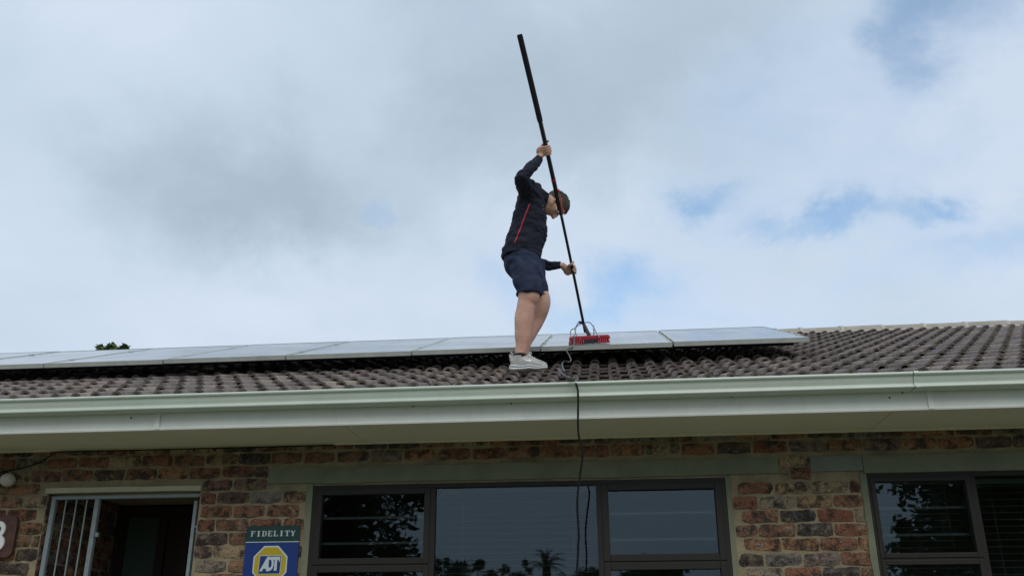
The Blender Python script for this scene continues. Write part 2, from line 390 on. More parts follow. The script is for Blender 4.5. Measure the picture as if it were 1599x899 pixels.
vis = [s_ for s_ in slots if -4.55 < s_[0] < 2.9 and .36 < s_[2] < 1.34]
rest = [s_ for s_ in slots if not (-4.55 < s_[0] < 2.9 and .36 < s_[2] < 1.34)]
assert len(vis) < 262, len(vis)
wl = parent_loc(wall)
for x, y, z, s_ in vis:
    o = link('brick', rb.choice(BM), wall, V((x, y + rb.uniform(-.003, .004), Z(z) + rb.uniform(-.003, .003))) - wl)
    o.scale = (s_, 1, 1); o.rotation_euler = (0, rb.uniform(-.012, .012), rb.choice((0, 0)))
b = MB()
for x, y, z, s_ in rest:
    v_, f_ = rb.choice(BV); b.add(v_ * np.array([s_, 1, 1]) + np.array([x, y + rb.uniform(-.003, .004), Z(z)]), f_)
tag(b.build('brick', BRICK, wall, fix=False), None, kind='stuff')
pl = parent_loc(porch)
b = MB()
for k in range(26):                            # bricks of the porch's return wall, turned to face the opening
    zc = row0 + PZ * (k + .5); y = W + .012 - (PX / 2 if k % 2 else 0)
    while y < 7.28 and -1.1 < zc < 1.07:
        l, r = max(y + .007, W + .016), min(y + PX - .007, 7.285)
        if r - l > .05:
            if .42 < zc:
                o = link('brick', rb.choice(BM), porch, V((-3.96, (l + r) / 2, Z(zc))) - pl); o.rotation_euler = (0, 0, pi / 2); o.scale = ((r - l) / BLn, 1, 1)
            else:
                v_, f_ = rb.choice(BV); v_ = v_ * np.array([(r - l) / BLn, 1, 1])
                b.add([(-3.96 - q[1], (l + r) / 2 + q[0], Z(zc) + q[2]) for q in v_], f_)
        y += PX
tag(b.build('brick', BRICK, porch, fix=False), None, kind='stuff')
# --- lintels, reveals
def wobble(mb, x0, x1, z0, z1, y0, y1, n, amp, seed):
    rnd = random.Random(seed); xs_ = [x0 + (x1 - x0) * i / n for i in range(n + 1)]
    lo = [z0 + rnd.uniform(-amp, amp) for _ in xs_]; hi = [z1 + rnd.uniform(-amp, amp) for _ in xs_]
    mb.plate([(x, Z(z)) for x, z in zip(xs_, lo)] + [(x, Z(z)) for x, z in zip(xs_[::-1], hi[::-1])], y0, y1)
b = MB(); wobble(b, -2.36, 1.125, 1.052, 1.160, W - .006, yf + .004, 16, .004, 2); b.build('lintel', PLASTER, house)
b = MB(); wobble(b, 1.335, 1.668, 1.062, 1.160, W - .004, yf + .004, 4, .003, 3); b.build('lintel', PLASTER2, house)
b = MB(); wobble(b, 1.671, 5.2, 1.046, 1.158, W - .007, yf + .004, 12, .003, 4); b.build('lintel', PLASTER, house)
b = MB(); wobble(b, -3.985, -2.838, 1.017, 1.052, W - .012, yb, 6, .002, 5); b.build('lintel', CREAM, house)
for x0, x1, sd_ in ((-2.076, -2.034, 1), (.773, .806, 2), (1.640, 1.682, 3)):
    rnd = random.Random(sd_); zs_ = [-.25 + (1.05 + .25) * i / 14 for i in range(15)]
    jl = [rnd.uniform(-.006, .006) if x0 != .773 else 0 for _ in zs_]; jr = [rnd.uniform(-.006, .006) if x0 == .773 else 0 for _ in zs_]
    b = MB(); b.plate([(x1 + q, Z(z)) for z, q in zip(zs_, jr)] + [(x0 + q, Z(z)) for z, q in zip(zs_[::-1], jl[::-1])], W + .001, yf + .003)
    b.build('reveal', PLASTER, house)

# --- windows
def bars(mb, rects, y0, y1):
    for x0, x1, z0, z1 in rects: mb.box(x0, x1, y0, y1, Z(z0), Z(z1))
def window(open_, rects, sashes, panes, bar_z):
    x0, x1, z0, z1 = open_
    b = MB(); bars(b, rects, W + .004, W + .07)
    f = b.build('window', BRONZE, house, bevel=.003)
    for sx0, sx1, sz0, sz1, t_ in sashes:
        s_ = MB(); bars(s_, [(sx0, sx0 + t_, sz0, sz1), (sx1 - t_, sx1, sz0, sz1), (sx0 + t_, sx1 - t_, sz0, sz0 + t_), (sx0 + t_, sx1 - t_, sz1 - t_, sz1)], W - .004, W + .04)
        s_.build('sash', BRONZE, f, bevel=.003)
    for a, c_, d, e_ in panes:
        p = MB(); p.add([(a, W + .028, Z(d)), (c_, W + .028, Z(d)), (c_, W + .028, Z(e_)), (a, W + .028, Z(e_))], [(0, 1, 2, 3)])
        p.build('pane', GLASS, f, fix=False)
    for z, a, c_ in bar_z:
        p = MB(); p.box(a, c_, W + .09, W + .098, Z(z), Z(z) + .016); p.build('burglar_bar', mat('bar_paint', (.065, .072, .075), .6) if 'bar_paint' not in bpy.data.materials else bpy.data.materials['bar_paint'], f)
    return f
X0, X1 = WIN[0], WIN[1]
window(WIN, [(X0, X0 + .035, -.25, 1.035), (X1 - .035, X1, -.25, 1.035), (X0 + .035, X1 - .035, 1.004, 1.035), (X0 + .035, X1 - .035, -.25, -.21),
             (-1.213, -1.172, -.21, 1.004), (-.083, -.042, -.21, 1.004), (X0 + .035, -1.213, .485, .520), (-.042, X1 - .035, .485, .520)],
       [(X0 + .030, -1.208, .508, 1.008, .040), (-.047, X1 - .030, .508, 1.008, .044), (X0 + .030, -1.208, -.215, .498, .040), (-.047, X1 - .030, -.215, .498, .044)],
       [(X0 + .06, -1.24, .54, .985), (-1.172, -.083, -.21, 1.004), (-.01, X1 - .06, .54, .98), (X0 + .06, -1.24, -.18, .47), (-.01, X1 - .06, -.18, .47)],
       [(z, a, c_) for a, c_ in ((X0 + .06, -1.23), (-.02, X1 - .06)) for z in (.645, .815, .28, .10)])
X0, X1 = WIN2[0], WIN2[1]
window(WIN2, [(X0, X0 + .022, -.25, 1.04), (X1 - .035, X1, -.25, 1.04), (X0 + .022, X1 - .035, 1.012, 1.04), (X0 + .022, X1 - .035, -.25, -.21),
              (2.318, 2.360, -.21, 1.012), (3.45, 3.492, -.21, 1.012), (X0 + .022, 2.318, .485, .518), (3.492, X1 - .035, .485, .518)],
       [(X0 + .018, 2.324, .508, 1.016, .030), (X0 + .018, 2.324, -.215, .496, .030), (3.487, X1 - .03, .508, 1.016, .03), (3.487, X1 - .03, -.215, .496, .03)],
       [(X0 + .04, 2.30, .53, .99), (2.36, 3.45, -.21, 1.012), (X0 + .04, 2.30, -.19, .47), (3.51, X1 - .05, .53, .99), (3.51, X1 - .05, -.19, .47)],
       [(z, X0 + .04, 2.30) for z in (.65, .82, .28)])
# --- eave: fascia, soffit, cornice bead, gutter
FY = 5.692
for x0, x1, cov in ((XL - .4, -2.914, 0), (-2.911, 1.953, 0), (1.956, XR + .4, 0)):
    b = MB(); b.prism([(FY, Z(1.333)), (FY - .007, Z(1.322)), (FY - .004, Z(1.313)), (FY + .012, Z(1.313)), (FY + .012, Z(1.545)), (FY, Z(1.545))], x0, x1)
    b.build('fascia', FASCIA, house)
for xj in (-2.9125, 1.9545):
    b = MB(); b.box(xj - .017, xj + .017, FY - .010, FY - .0075, Z(1.318), Z(1.52)); b.build('fascia_joint', FASCIA, house)
sx = [XL - .4, -8.5, -5.1, -1.68, 1.75, 5.2, XR + .4]
for x0, x1 in zip(sx, sx[1:]):
    b = MB(); b.box(x0 + .0025, x1 - .0025, FY + .012, W + .012, Z(1.326), Z(1.336)); b.build('soffit', SOFFIT, house)
b = MB(); b.box(XL - .4, XR + .4, W - .014, W - .0005, Z(1.314), Z(1.3257)); b.build('cornice', SOFFIT, house)
clip = MB(); clip.ball((0, 0, 0), .009, .006, .006, nu=8, nv=5); CLIP = clip.mesh('clip', FASCIA)
hl = V(house.location); rc = random.Random(5); x = -4.6
while x < 3:
    link('clip', CLIP, house, V((x, W - .017, Z(1.316))) - hl); x += .27 + rc.uniform(-.05, .06)
GY = 5.580
def arcp(cy, cz, r, a0, a1, n): return [(cy + r * cos(R(a0 + (a1 - a0) * i / n)), cz + r * sin(R(a0 + (a1 - a0) * i / n))) for i in range(n + 1)]
prof_o = [(5.685, 1.512), (5.684, 1.426)] + [(GY + .022, 1.427)] + arcp(GY + .009, 1.434, .0085, -80, -260, 7) + [(GY + .024, 1.4445), (GY + .025, 1.458), (GY + .016, 1.478), (GY + .010, 1.5025)] + arcp(GY + .004, 1.514, .0105, -110, -290, 8)
prof_i = [(GY + .013, 1.512), (GY + .014, 1.502), (GY + .030, 1.460), (GY + .030, 1.437), (5.680, 1.432), (5.681, 1.512)]
for x0, x1 in ((XL - .4, 1.842), (1.846, XR + .4)):
    b = MB(); b.prism([(y, Z(z)) for y, z in prof_o + prof_i], x0, x1); b.build('gutter', GUTTER, house)
b = MB(); b.prism([(y - .0025 if y < 5.66 else y - .003, Z(z) + (.0025 if z > 1.52 else -.0025 if z < 1.436 else 0)) for y, z in prof_o] + [(y + .002, Z(z) + .002) for y, z in prof_i], 1.846, 1.875); b.build('gutter_joint', GUTTER, house)

SCREW = mat('rusty_screw', (.05, .042, .03), .7)
sm_ = MB(); sm_.ball((0, 0, 0), .0065, .003, .0065, nu=8, nv=5); SCM = sm_.mesh('screw', SCREW)
for x, z in ((-3.10, 1.40), (-1.43, 1.455), (-1.22, 1.425), (-.59, 1.425), (.78, 1.428), (1.72, 1.395), (1.80, 1.425)): link('screw', SCM, house, V((x, FY - .001, Z(z))) - hl)

# --- roof: underlay deck, tiles in courses, ridge
ud = V((0, cos(RP), sin(RP))); un = V((0, -sin(RP), cos(RP))); ux = V((1, 0, 0))
def roof_pt(x, s_, n_): return V((x, Y0, Z(ZR0))) + ud * s_ + un * n_
b = MB()
p0, p1 = roof_pt(0, -.26, -.072), roof_pt(0, 5.45, -.072)
b.prism([(p0.y, p0.z), (YR, p1.z), (2 * YR - p0.y, p0.z), (2 * YR - p0.y, p0.z - .03), (YR, p1.z - .03), (p0.y, p0.z - .03)], XL - .4, XR + .4)
roof = b.build('roof', UNDER, house)
HUMP = .1422; GAUGE = .324; TL = .380
def tile_mesh():
    b = MB(); prof = []
    for h in range(2):
        x0 = h * HUMP - HUMP
        prof.append((x0 + .000, .0))
        for k in range(7):
            a = pi * k / 6; prof.append((x0 + .062 + .0395 - .0395 * cos(a), .0395 * sin(a) ** .85 if k not in (0, 6) else 0.0))
    prof.append((HUMP, 0.0)); n = len(prof)
    F, K = .003, -.031                           # the lip of a tile rides on the course below
    A = [(x, 0, z + F) for x, z in prof]; B_ = [(x, TL, z + K) for x, z in prof]
    b.add(A + B_, [(i, i + 1, n + i + 1, n + i) for i in range(n - 1)], 0, True)
    lo = []
    for i, (x, z) in enumerate(prof):
        xa, za = prof[max(i - 1, 0)]; xb, zb = prof[min(i + 1, n - 1)]
        t_ = V((xb - xa, 0, zb - za)).normalized(); nn_ = V((-t_.z, 0, t_.x)); lo.append((x - nn_.x * .018, .003, z + F - nn_.z * .018))
    b.add(A + lo, [(i + 1, i, n + i, n + i + 1) for i in range(n - 1)], 0, False)
    return b.mesh('roof_tile', TILE)
TM = tile_mesh()
tv = np.array([v.co[:] for v in TM.vertices]); tf = [tuple(p.vertices) for p in TM.polygons]
rows = 18; TW = 2 * HUMP; tiles = []
PAN_X1 = 1.576
for r_ in range(rows):
    s_ = -.300 + GAUGE * r_
    x = XL - .26 + (.0508 - XL) % TW + .040
    while x < XR + .3:
        p = roof_pt(x, s_, 0)
        d = p - V((0, 0, EYE)); dep = d.dot(fw); px = 799.5 + 1445.6 * d.dot(rt) / dep
        hid = s_ > 1.45 and x < PAN_X1 - .12
        seen = -40 < px < 1640 and not hid
        tiles.append((0 if seen else 1, dep, x, s_)); x += TW
tiles.sort()
rl = parent_loc(roof); rtl = random.Random(9)
mrot = Matrix((ux, ud, un)).transposed()
def jit():
    return rtl.uniform(-.003, .003), rtl.uniform(-.007, .007), rtl.uniform(-.002, .004), rtl.uniform(-.010, .010)
NT = 0
b = MB()
for k, (h_, dep, x, s_) in enumerate(tiles):
    jx, js, jn, ja = jit()
    if h_ == 0 and NT < 250:
        o = link('roof_tile', TM, roof, roof_pt(x + jx, s_ + js, jn) - rl); NT += 1
        o.rotation_euler = (mrot @ Matrix.Rotation(ja, 3, 'Z')).to_euler()
    else:
        org = np.array(roof_pt(x + jx, s_ + js, jn)); b.add(tv @ np.array([ux, ud, un]) + org, tf, 0, True)
tag(b.build('roof_tile', TILE, roof, fix=False), None, kind='stuff')
b = MB()                                       # rear slope
for s_ in range(rows):
    q0 = 5.40 - GAUGE * (rows - s_) ; 
    y0_, y1_ = 2 * YR - (Y0 + q0 * cos(RP)), 2 * YR - (Y0 + (q0 + GAUGE) * cos(RP)); z0_, z1_ = Z(ZR0 + q0 * sin(RP)), Z(ZR0 + (q0 + GAUGE) * sin(RP))
    b.add([(XL - .4, y0_, z0_ + .03), (XR + .4, y0_, z0_ + .03), (XR + .4, y1_, z1_ + .005), (XL - .4, y1_, z1_ + .005), (XL - .4, y0_, z0_), (XR + .4, y0_, z0_)], [(1, 0, 3, 2), (0, 1, 5, 4)])
b.build('rear_slope', TILE, roof, fix=False)
CAP = mat('ridge_cap_concrete', (.34, .31, .265), .9, .2, .18, 7, .5, 50, stain=(.20, .18, .15, .6), sscale=5)
BED = mat('ridge_mortar', (.46, .43, .36), .95, .1, .16, 12, .7, 40)
cb = MB(); sg = 7; Lc = .473
ring = [(-.128, -.055), (-.108, .005), (-.066, .052), (0, .070), (.066, .052), (.108, .005), (.128, -.055)]
for s0, x0, x1 in ((1.0, 0, Lc),):
    cb.add([(x0, y, z) for y, z in ring] + [(x1, y * 1.03, z + .006) for y, z in ring], [(i, i + 1, sg + i + 1, sg + i) for i in range(sg - 1)], 0, True)
    cb.add([(x1, y * 1.03, z + .006) for y, z in ring] + [(x1, y * .86, z - .016) for y, z in ring], [(i, i + 1, sg + i + 1, sg + i) for i in range(sg - 1)], 0)
    cb.add([(x0, y, z) for y, z in ring] + [(x0, y * .86, z - .016) for y, z in ring], [(i + 1, i, sg + i, sg + i + 1) for i in range(sg - 1)], 0)
CM = cb.mesh('ridge_cap', CAP)
mj = MB()
for y_ in (0,):
    mj.add([(-.016, y * 1.04, z + .008) for y, z in ring] + [(.020, y * 1.04, z + .010) for y, z in ring], [(i, i + 1, sg + i + 1, sg + i) for i in range(sg - 1)], 0, True)
JM = mj.mesh('ridge_joint', BED)
x = 2.395 - .478 * 30
while x < XR + .4:
    if x > XL - .4:
        link('ridge_cap', CM, roof, V((x, YR, Z(ZRI - .035) + rtl.uniform(-.005, .006))) - rl)
        link('ridge_joint', JM, roof, V((x, YR, Z(ZRI - .035) + .002)) - rl)
    x += .478
b = MB(); rnd = random.Random(4)
n_ = 190; xs_ = [XL - .4 + (XR - XL + .8) * i / n_ for i in range(n_ + 1)]
for sgn in (1,):
    lo = [(x, YR - .165 - rnd.uniform(0, .022), Z(ZRI - .094 - rnd.uniform(0, .012))) for x in xs_]; hi = [(x, YR - .112, Z(ZRI - .045)) for x in xs_]
    mid = [(x, y - .006, z + .020) for x, y, z in lo]
    b.add(lo + mid + hi, [(i, i + 1, n_ + 2 + i, n_ + 1 + i) for i in range(n_)] + [(n_ + 1 + i, n_ + 2 + i, 2 * n_ + 3 + i, 2 * n_ + 2 + i) for i in range(n_)], 0, True)
b.build('ridge_mortar', BED, roof)
for xg in (XL, XR - .02):                       # gable triangles
    b = MB(); b.prism([(W + .02, Z(TOP) + .002), (YR, Z(ZRI) - .13), (2 * YR - W, Z(TOP) + .002)], xg, xg + .02); b.build('gable', MORTAR, house)

# ---------------------------------------------------------------- solar panels: one thing each
PVG = bpy.data.materials.new('solar_glass'); PVG.use_nodes = True
t = PVG.node_tree; p = t.nodes['Principled BSDF']
p.inputs['Roughness'].default_value = .10; p.inputs['IOR'].default_value = 1.52
tcn = t.nodes.new('ShaderNodeTexCoord'); br = t.nodes.new('ShaderNodeTexBrick'); br.offset = 0; br.inputs['Scale'].default_value = 1
br.inputs['Brick Width'].default_value = .1625; br.inputs['Row Height'].default_value = .1625; br.inputs['Mortar Size'].default_value = .0022
br.inputs['Color1'].default_value = (.012, .016, .034, 1); br.inputs['Color2'].default_value = (.014, .018, .038, 1); br.inputs['Mortar'].default_value = (.35, .36, .36, 1)
t.links.new(tcn.outputs['Object'], br.inputs['Vector'])
du = t.nodes.new('ShaderNodeTexNoise'); du.inputs['Scale'].default_value = 2.3; du.inputs['Detail'].default_value = 7
gq = t.nodes.new('ShaderNodeNewGeometry'); t.links.new(gq.outputs['Position'], du.inputs['Vector'])
mq = t.nodes.new('ShaderNodeMapRange'); mq.inputs[1].default_value = .3; mq.inputs[2].default_value = .7; mq.inputs[3].default_value = .10; mq.inputs[4].default_value = .32
t.links.new(du.outputs[0], mq.inputs[0]); mx = t.nodes.new('ShaderNodeMix'); mx.data_type = 'RGBA'
t.links.new(mq.outputs[0], mx.inputs[0]); t.links.new(br.outputs['Color'], mx.inputs[6]); mx.inputs[7].default_value = (.42, .41, .38, 1); t.links.new(mx.outputs[2], p.inputs['Base Color'])
mr_ = t.nodes.new('ShaderNodeMapRange'); mr_.inputs[1].default_value = .3; mr_.inputs[2].default_value = .7; mr_.inputs[3].default_value = .06; mr_.inputs[4].default_value = .17
t.links.new(du.outputs[0], mr_.inputs[0]); t.links.new(mr_.outputs[0], p.inputs['Roughness'])
PLN, PWD, PTH = 1.95, 1.023, .036
PY, PZ_ = 6.966, 2.196
POFF = PZ_ - (ZR0 + TA * (PY - Y0)); PO = POFF * cos(RP)
S0 = (PY - Y0) / cos(RP) + POFF * sin(RP)     # slope distance of the lower edge of the panels
RPP = .3668; pud = V((0, cos(RPP), sin(RPP))); pun = V((0, -sin(RPP), cos(RPP))); P0 = V((0, PY, Z(PZ_)))
def pan_pt(x, s_, n_): return P0 + V((x, 0, 0)) + pud * s_ + pun * n_
prot = Matrix((ux, pud, pun)).transposed()
BACK = mat('shade_backsheet', (.006, .006, .007), .7)  # black underside, added to darken the gap between panels and tiles
def panel_parts():
    x, s, n = V((1, 0, 0)), V((0, 1, 0)), V((0, 0, 1)); f_ = []
    t_ = .012
    for c_, hx, hy in (((0, t_ / 2, -PTH / 2), PWD / 2, t_ / 2), ((0, PLN - t_ / 2, -PTH / 2), PWD / 2, t_ / 2), ((-PWD / 2 + t_ / 2, PLN / 2, -PTH / 2), t_ / 2, PLN / 2 - t_), ((PWD / 2 - t_ / 2, PLN / 2, -PTH / 2), t_ / 2, PLN / 2 - t_)):
        b = MB(); b.obox(c_, x, s, n, hx, hy, PTH / 2); f_.append(b)
    g_ = MB(); g_.obox((0, PLN / 2, -.006), x, s, n, PWD / 2 - t_, PLN / 2 - t_, .0035)
    return f_, g_
fr_, gl_ = panel_parts()
fb = MB()
for q in fr_: fb.add(q.v, q.f)
bk = MB(); bk.obox((0, PLN / 2, -.016), V((1, 0, 0)), V((0, 1, 0)), V((0, 0, 1)), PWD / 2 - .0125, PLN / 2 - .0125, .003); BKM = bk.mesh('backsheet', BACK)
FRM = fb.mesh('frame', ALU); GLM = gl_.mesh('glass', PVG)
cl = MB(); cl.obox((0, 0, .001), V((1, 0, 0)), V((0, 1, 0)), V((0, 0, 1)), .016, .022, .003); cl.obox((0, 0, -.02), V((1, 0, 0)), V((0, 1, 0)), V((0, 0, 1)), .006, .015, .018); CLM = cl.mesh('clamp', ALU)
where = ['at the right end of the row, beside bare roof tiles', 'under the red brush, second from the right end', 'behind the standing man, third from the right end',
         'just left of the man, fourth from the right end', 'fifth from the right end, left of the man', 'sixth from the right end, right of the treetop',
         'seventh from the right end, under the treetop', 'eighth from the right end, by the left photo edge', 'ninth from the right end, leftmost of the row']
rp_ = random.Random(2)
for k in range(9):
    xc = 1.576 - PWD / 2 - 1.0355 * k + rp_.uniform(-.002, .002)
    o = empty('solar_panel', pan_pt(xc, 0, rp_.uniform(-.002, .002)), 'solar panel ' + where[k], 'solar panel', 'solar panels in a row on the roof')
    o.rotation_euler = prot.to_euler()
    link('frame', FRM, o); link('glass', GLM, o); link('backsheet', BKM, o)
    for s_ in (.42, 1.44): link('clamp', CLM, o, (PWD / 2 + .006, s_, 0))
RAIL = mat('shade_black_rail', (.012, .012, .013), .6)  # shade put into the rail colour; lower rail screens the lit gap behind
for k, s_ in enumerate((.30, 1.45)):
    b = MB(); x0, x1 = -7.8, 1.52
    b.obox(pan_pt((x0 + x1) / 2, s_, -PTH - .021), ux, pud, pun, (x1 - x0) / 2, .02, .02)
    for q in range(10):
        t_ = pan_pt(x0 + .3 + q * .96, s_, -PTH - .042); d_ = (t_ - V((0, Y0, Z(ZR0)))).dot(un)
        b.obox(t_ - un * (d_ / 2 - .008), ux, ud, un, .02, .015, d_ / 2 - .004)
    tag(b.build('mounting_rail', RAIL), ('lower' if k == 0 else 'upper') + ' rail coloured black like shade, between the solar panels and the roof tiles', 'rail', 'rails under the solar panels')

# ---------------------------------------------------------------- security gate in the porch opening
gate = empty('security_gate', (-3.4, W + .03, 0), 'galvanised steel security gate with thin upright bars in the dark porch opening', 'gate')
def gpart(name, boxes=(), tubes=()):
    b = MB()
    for x0, x1, z0, z1, y0, y1 in boxes: b.box(x0, x1, y0, y1, Z(z0), Z(z1))
    for p_, r_ in tubes: b.tube(p_, r_, seg=8)
    return b.build(name, STEEL, gate, bevel=.002 if boxes else 0)
gy0, gy1 = W + .015, W + .045
gpart('post', [(-3.943, -3.912, -1.2, .975, gy0, gy1)])
gpart('post', [(-3.617, -3.585, -1.2, .975, gy0 - .003, gy1)])
gpart('post', [(-2.886, -2.863, -1.2, .950, gy0, gy1)])
gpart('top_rail', [(-3.943, -2.850, .9755, .998, gy0 - .004, gy1)])
for x in (-3.841, -3.762, -3.685): gpart('bar', tubes=[([(x, W + .03, 0.05), (x, W + .03, Z(.974))], .0055)])
gpart('bottom_rail', [(-3.912, -3.617, -1.19, -1.16, gy0 + .003, gy1 - .003)])
gpart('lock', [(-3.584, -3.560, .715, .745, gy0 + .004, gy1 - .004)])
gpart('hinge', tubes=[([(-2.862, W + .02, Z(.773)), (-2.838, W + .02, Z(.773))], .006), ([(-2.842, W + .012, Z(.73)), (-2.842, W + .012, Z(.79))], .006)])

# ---------------------------------------------------------------- alarm company sign by the window
sg_ = empty('alarm_sign', (-2.282, W - .02, Z(.45)), 'green and blue security sign with a yellow octagon, beside the middle window', 'sign')
def paint(name, c, rough=.4): return mat(name, c, rough, .5, .05, 8)
SGREEN, SBLUE, SYEL, SWHT = paint('sign_green', (.004, .034, .032)), paint('sign_blue', (.005, .030, .17)), paint('sign_yellow', (.44, .33, .007)), paint('sign_white', (.52, .58, .58))
sx0, sx1 = -2.470, -2.097
b = MB(); b.box(sx0, sx1, W - .022, W - .010, Z(.662), Z(.766)); b.build('header', SGREEN, sg_)
b = MB(); b.box(sx0, sx1, W - .022, W - .010, Z(.20), Z(.657)); b.build('board', SBLUE, sg_)
b = MB(); b.box(sx0, sx1, W - .0225, W - .010, Z(.657), Z(.662)); b.build('divider', SWHT, sg_)
ocx, ocz = -2.285, .512
def octa(r, k=.42): 
    a = r * k
    return [(ocx + x * 1.0, Z(ocz + z * 1.03)) for x, z in ((-a, -r), (a, -r), (r, -a), (r, a), (a, r), (-a, r), (-r, a), (-r, -a))]
b = MB(); b.plate(octa(.118), W - .0245, W - .0222); b.build('octagon_edge', SWHT, sg_)
b = MB(); b.plate(octa(.108), W - .0265, W - .0247); b.build('octagon', SYEL, sg_)
b = MB(); b.plate([(ocx - .078, Z(ocz - .062)), (ocx + .076, Z(ocz - .062)), (ocx + .080, Z(ocz + .060)), (ocx - .074, Z(ocz + .060))], W - .028, W - .0267); b.build('panel_edge', SWHT, sg_)
b = MB(); b.plate([(ocx - .074, Z(ocz - .058)), (ocx + .072, Z(ocz - .058)), (ocx + .076, Z(ocz + .056)), (ocx - .070, Z(ocz + .056))], W - .030, W - .0282); b.build('panel', SBLUE, sg_)
def glyph(polys, name, x, z, sx_, sz_, y, m, parent):
    b = MB()
    for q, pl_ in enumerate(polys): b.plate([(x + px_ * sx_, Z(z + pz_ * sz_)) for px_, pz_ in pl_], y - .0008 - q * .00003, y)
    return b.build(name, m, parent)
def arc_strip(cx_, cz_, rx, rz, ix, iz, a0, a1, n=10):
    out = []
    for i in range(n):
        t0, t1 = R(a0 + (a1 - a0) * i / n), R(a0 + (a1 - a0) * (i + 1) / n)
        out.append([(cx_ + ix * cos(t0), cz_ + iz * sin(t0)), (cx_ + rx * cos(t0), cz_ + rz * sin(t0)), (cx_ + rx * cos(t1), cz_ + rz * sin(t1)), (cx_ + ix * cos(t1), cz_ + iz * sin(t1))])
    return out
def rc_(x0, z0, x1, z1): return [(x0, z0), (x1, z0), (x1, z1), (x0, z1)]
GL = {'F': [rc_(.18, 0, .42, 1), rc_(.42, .88, .95, 1), rc_(.42, .46, .74, .56), rc_(.86, .70, .95, .88), rc_(.05, 0, .18, .07), rc_(.42, 0, .55, .07), rc_(.05, .93, .18, 1)],
      'I': [rc_(.36, 0, .64, 1), rc_(.2, 0, .36, .08), rc_(.64, 0, .8, .08), rc_(.2, .92, .36, 1), rc_(.64, .92, .8, 1)],
      'D': [rc_(.14, 0, .38, 1), rc_(.38, .92, .55, 1), rc_(.38, 0, .55, .08), rc_(.02, 0, .14, .07), rc_(.02, .93, .14, 1)] + arc_strip(.55, .5, .43, .5, .20, .42, -90, 90),
      'E': [rc_(.16, 0, .40, 1), rc_(.40, .90, .92, 1), rc_(.40, 0, .95, .10), rc_(.40, .46, .74, .55), rc_(.84, .72, .92, .90), rc_(.87, .10, .95, .30), rc_(.04, 0, .16, .07), rc_(.04, .93, .16, 1)],
      'L': [rc_(.16, 0, .40, 1), rc_(.40, 0, .95, .10), rc_(.87, .10, .95, .34), rc_(.04, .93, .16, 1), rc_(.40, .93, .52, 1), rc_(.04, 0, .16, .07)],
      'T': [rc_(.38, 0, .62, .9), rc_(.04, .90, .96, 1), rc_(.04, .68, .12, .90), rc_(.88, .68, .96, .90), rc_(.24, 0, .38, .07), rc_(.62, 0, .76, .07)],
      'Y': [rc_(.38, 0, .62, .45), [(.38, .45), (.62, .45), (.30, 1), (.02, 1)], [(.48, .45), (.62, .45), (.98, 1), (.84, 1)], rc_(.24, 0, .38, .07), rc_(.62, 0, .76, .07)]}
tx = sx0 + .026; pit = (sx1 - sx0 - .052) / 8
for i, ch in enumerate('FIDELITY'):
    b = glyph(GL[ch], 'letter', tx + i * pit + .003, .697, pit * .86, .036, W - .0222, SWHT, sg_)
glyph([[(0, 0), (.22, 0), (.62, 1), (.50, 1)], [(.50, 1), (.62, 1), (.80, 0), (.58, 0)], rc_(.24, .20, .64, .36), [(.36, .36), (.62, .36), (.56, .95), (.53, .95)]], 'logo_letter', ocx - .068, ocz - .043, .085, .082, W - .0302, SWHT, sg_)
glyph([rc_(.0, 0, .30, 1.1), rc_(.30, .86, .5, 1.1), rc_(.30, 0, .5, .24)] + arc_strip(.5, .55, .48, .55, .20, .31, -90, 90), 'logo_letter', ocx - .022, ocz - .040, .052, .082, W - .0306, SWHT, sg_)
glyph([rc_(-.1, .86, 1.0, 1.1), rc_(.28, 0, .62, .86), rc_(.84, .70, 1.0, .86)], 'logo_letter', ocx + .019, ocz - .040, .052, .082, W - .0310, SWHT, sg_)

# ---------------------------------------------------------------- house number, wall lamp, cable
nm = empty('house_number', (-4.25, W - .02, Z(.72)), 'brown wooden house number board with a white figure 8, left of the gate', 'house number')
BOARD = mat('plaque_wood', (.075, .030, .020), .5, .4, .35, 18, .3, 40)
def rrect(x0, x1, z0, z1, r, n=5):
    out = []
    for cx_, cz_, a0 in ((x1 - r, z0 + r, -90), (x1 - r, z1 - r, 0), (x0 + r, z1 - r, 90), (x0 + r, z0 + r, 180)):
        out += [(cx_ + r * cos(R(a0 + 90 * i / n)), Z(cz_ + r * sin(R(a0 + 90 * i / n)))) for i in range(n + 1)]
    return out
b = MB(); b.plate(rrect(-4.46, -4.140, .578, .864, .045), W - .034, W - .008); b.build('board', BOARD, nm, bevel=.004)
d8 = arc_strip(0, .72, .33, .28, .14, .11, 0, 360, 18) + arc_strip(0, .25, .40, .30, .18, .12, 0, 360, 18)
NW = mat('numeral_white', (.74, .76, .74), .5)
b = MB()
for q, pl_ in enumerate(d8): b.plate([(-4.262 + x * .150, Z(.627 + z * .198)) for x, z in pl_], W - .048 - .0006 * (q >= 18), W - .0345)
b.build('numeral', NW, nm)
b = MB()
b.tube([(-4.235, W - .010, Z(.505)), (-4.235, W - .035, Z(.505))], .011, seg=10); bell = b.build('wall_hook', STEEL, None); tag(bell, 'small grey metal eye bolt in the bricks below the house number', 'bolt')
lt = empty('wall_lamp', (-4.255, W - .02, Z(1.11)), 'round white glass wall lamp under the eave, left of the gate', 'lamp')
b = MB(); b.box(-4.42, -4.285, W - .09, W - .004, Z(1.075), Z(1.165)); b.build('lamp_base', mat('lamp_black', (.012, .012, .014), .6), lt, bevel=.008)
b = MB(); b.tube([(-4.335, W - .07, Z(1.112)), (-4.27, W - .078, Z(1.112))], [.035, .030], seg=14); b.build('lamp_collar', bpy.data.materials['lamp_black'], lt)
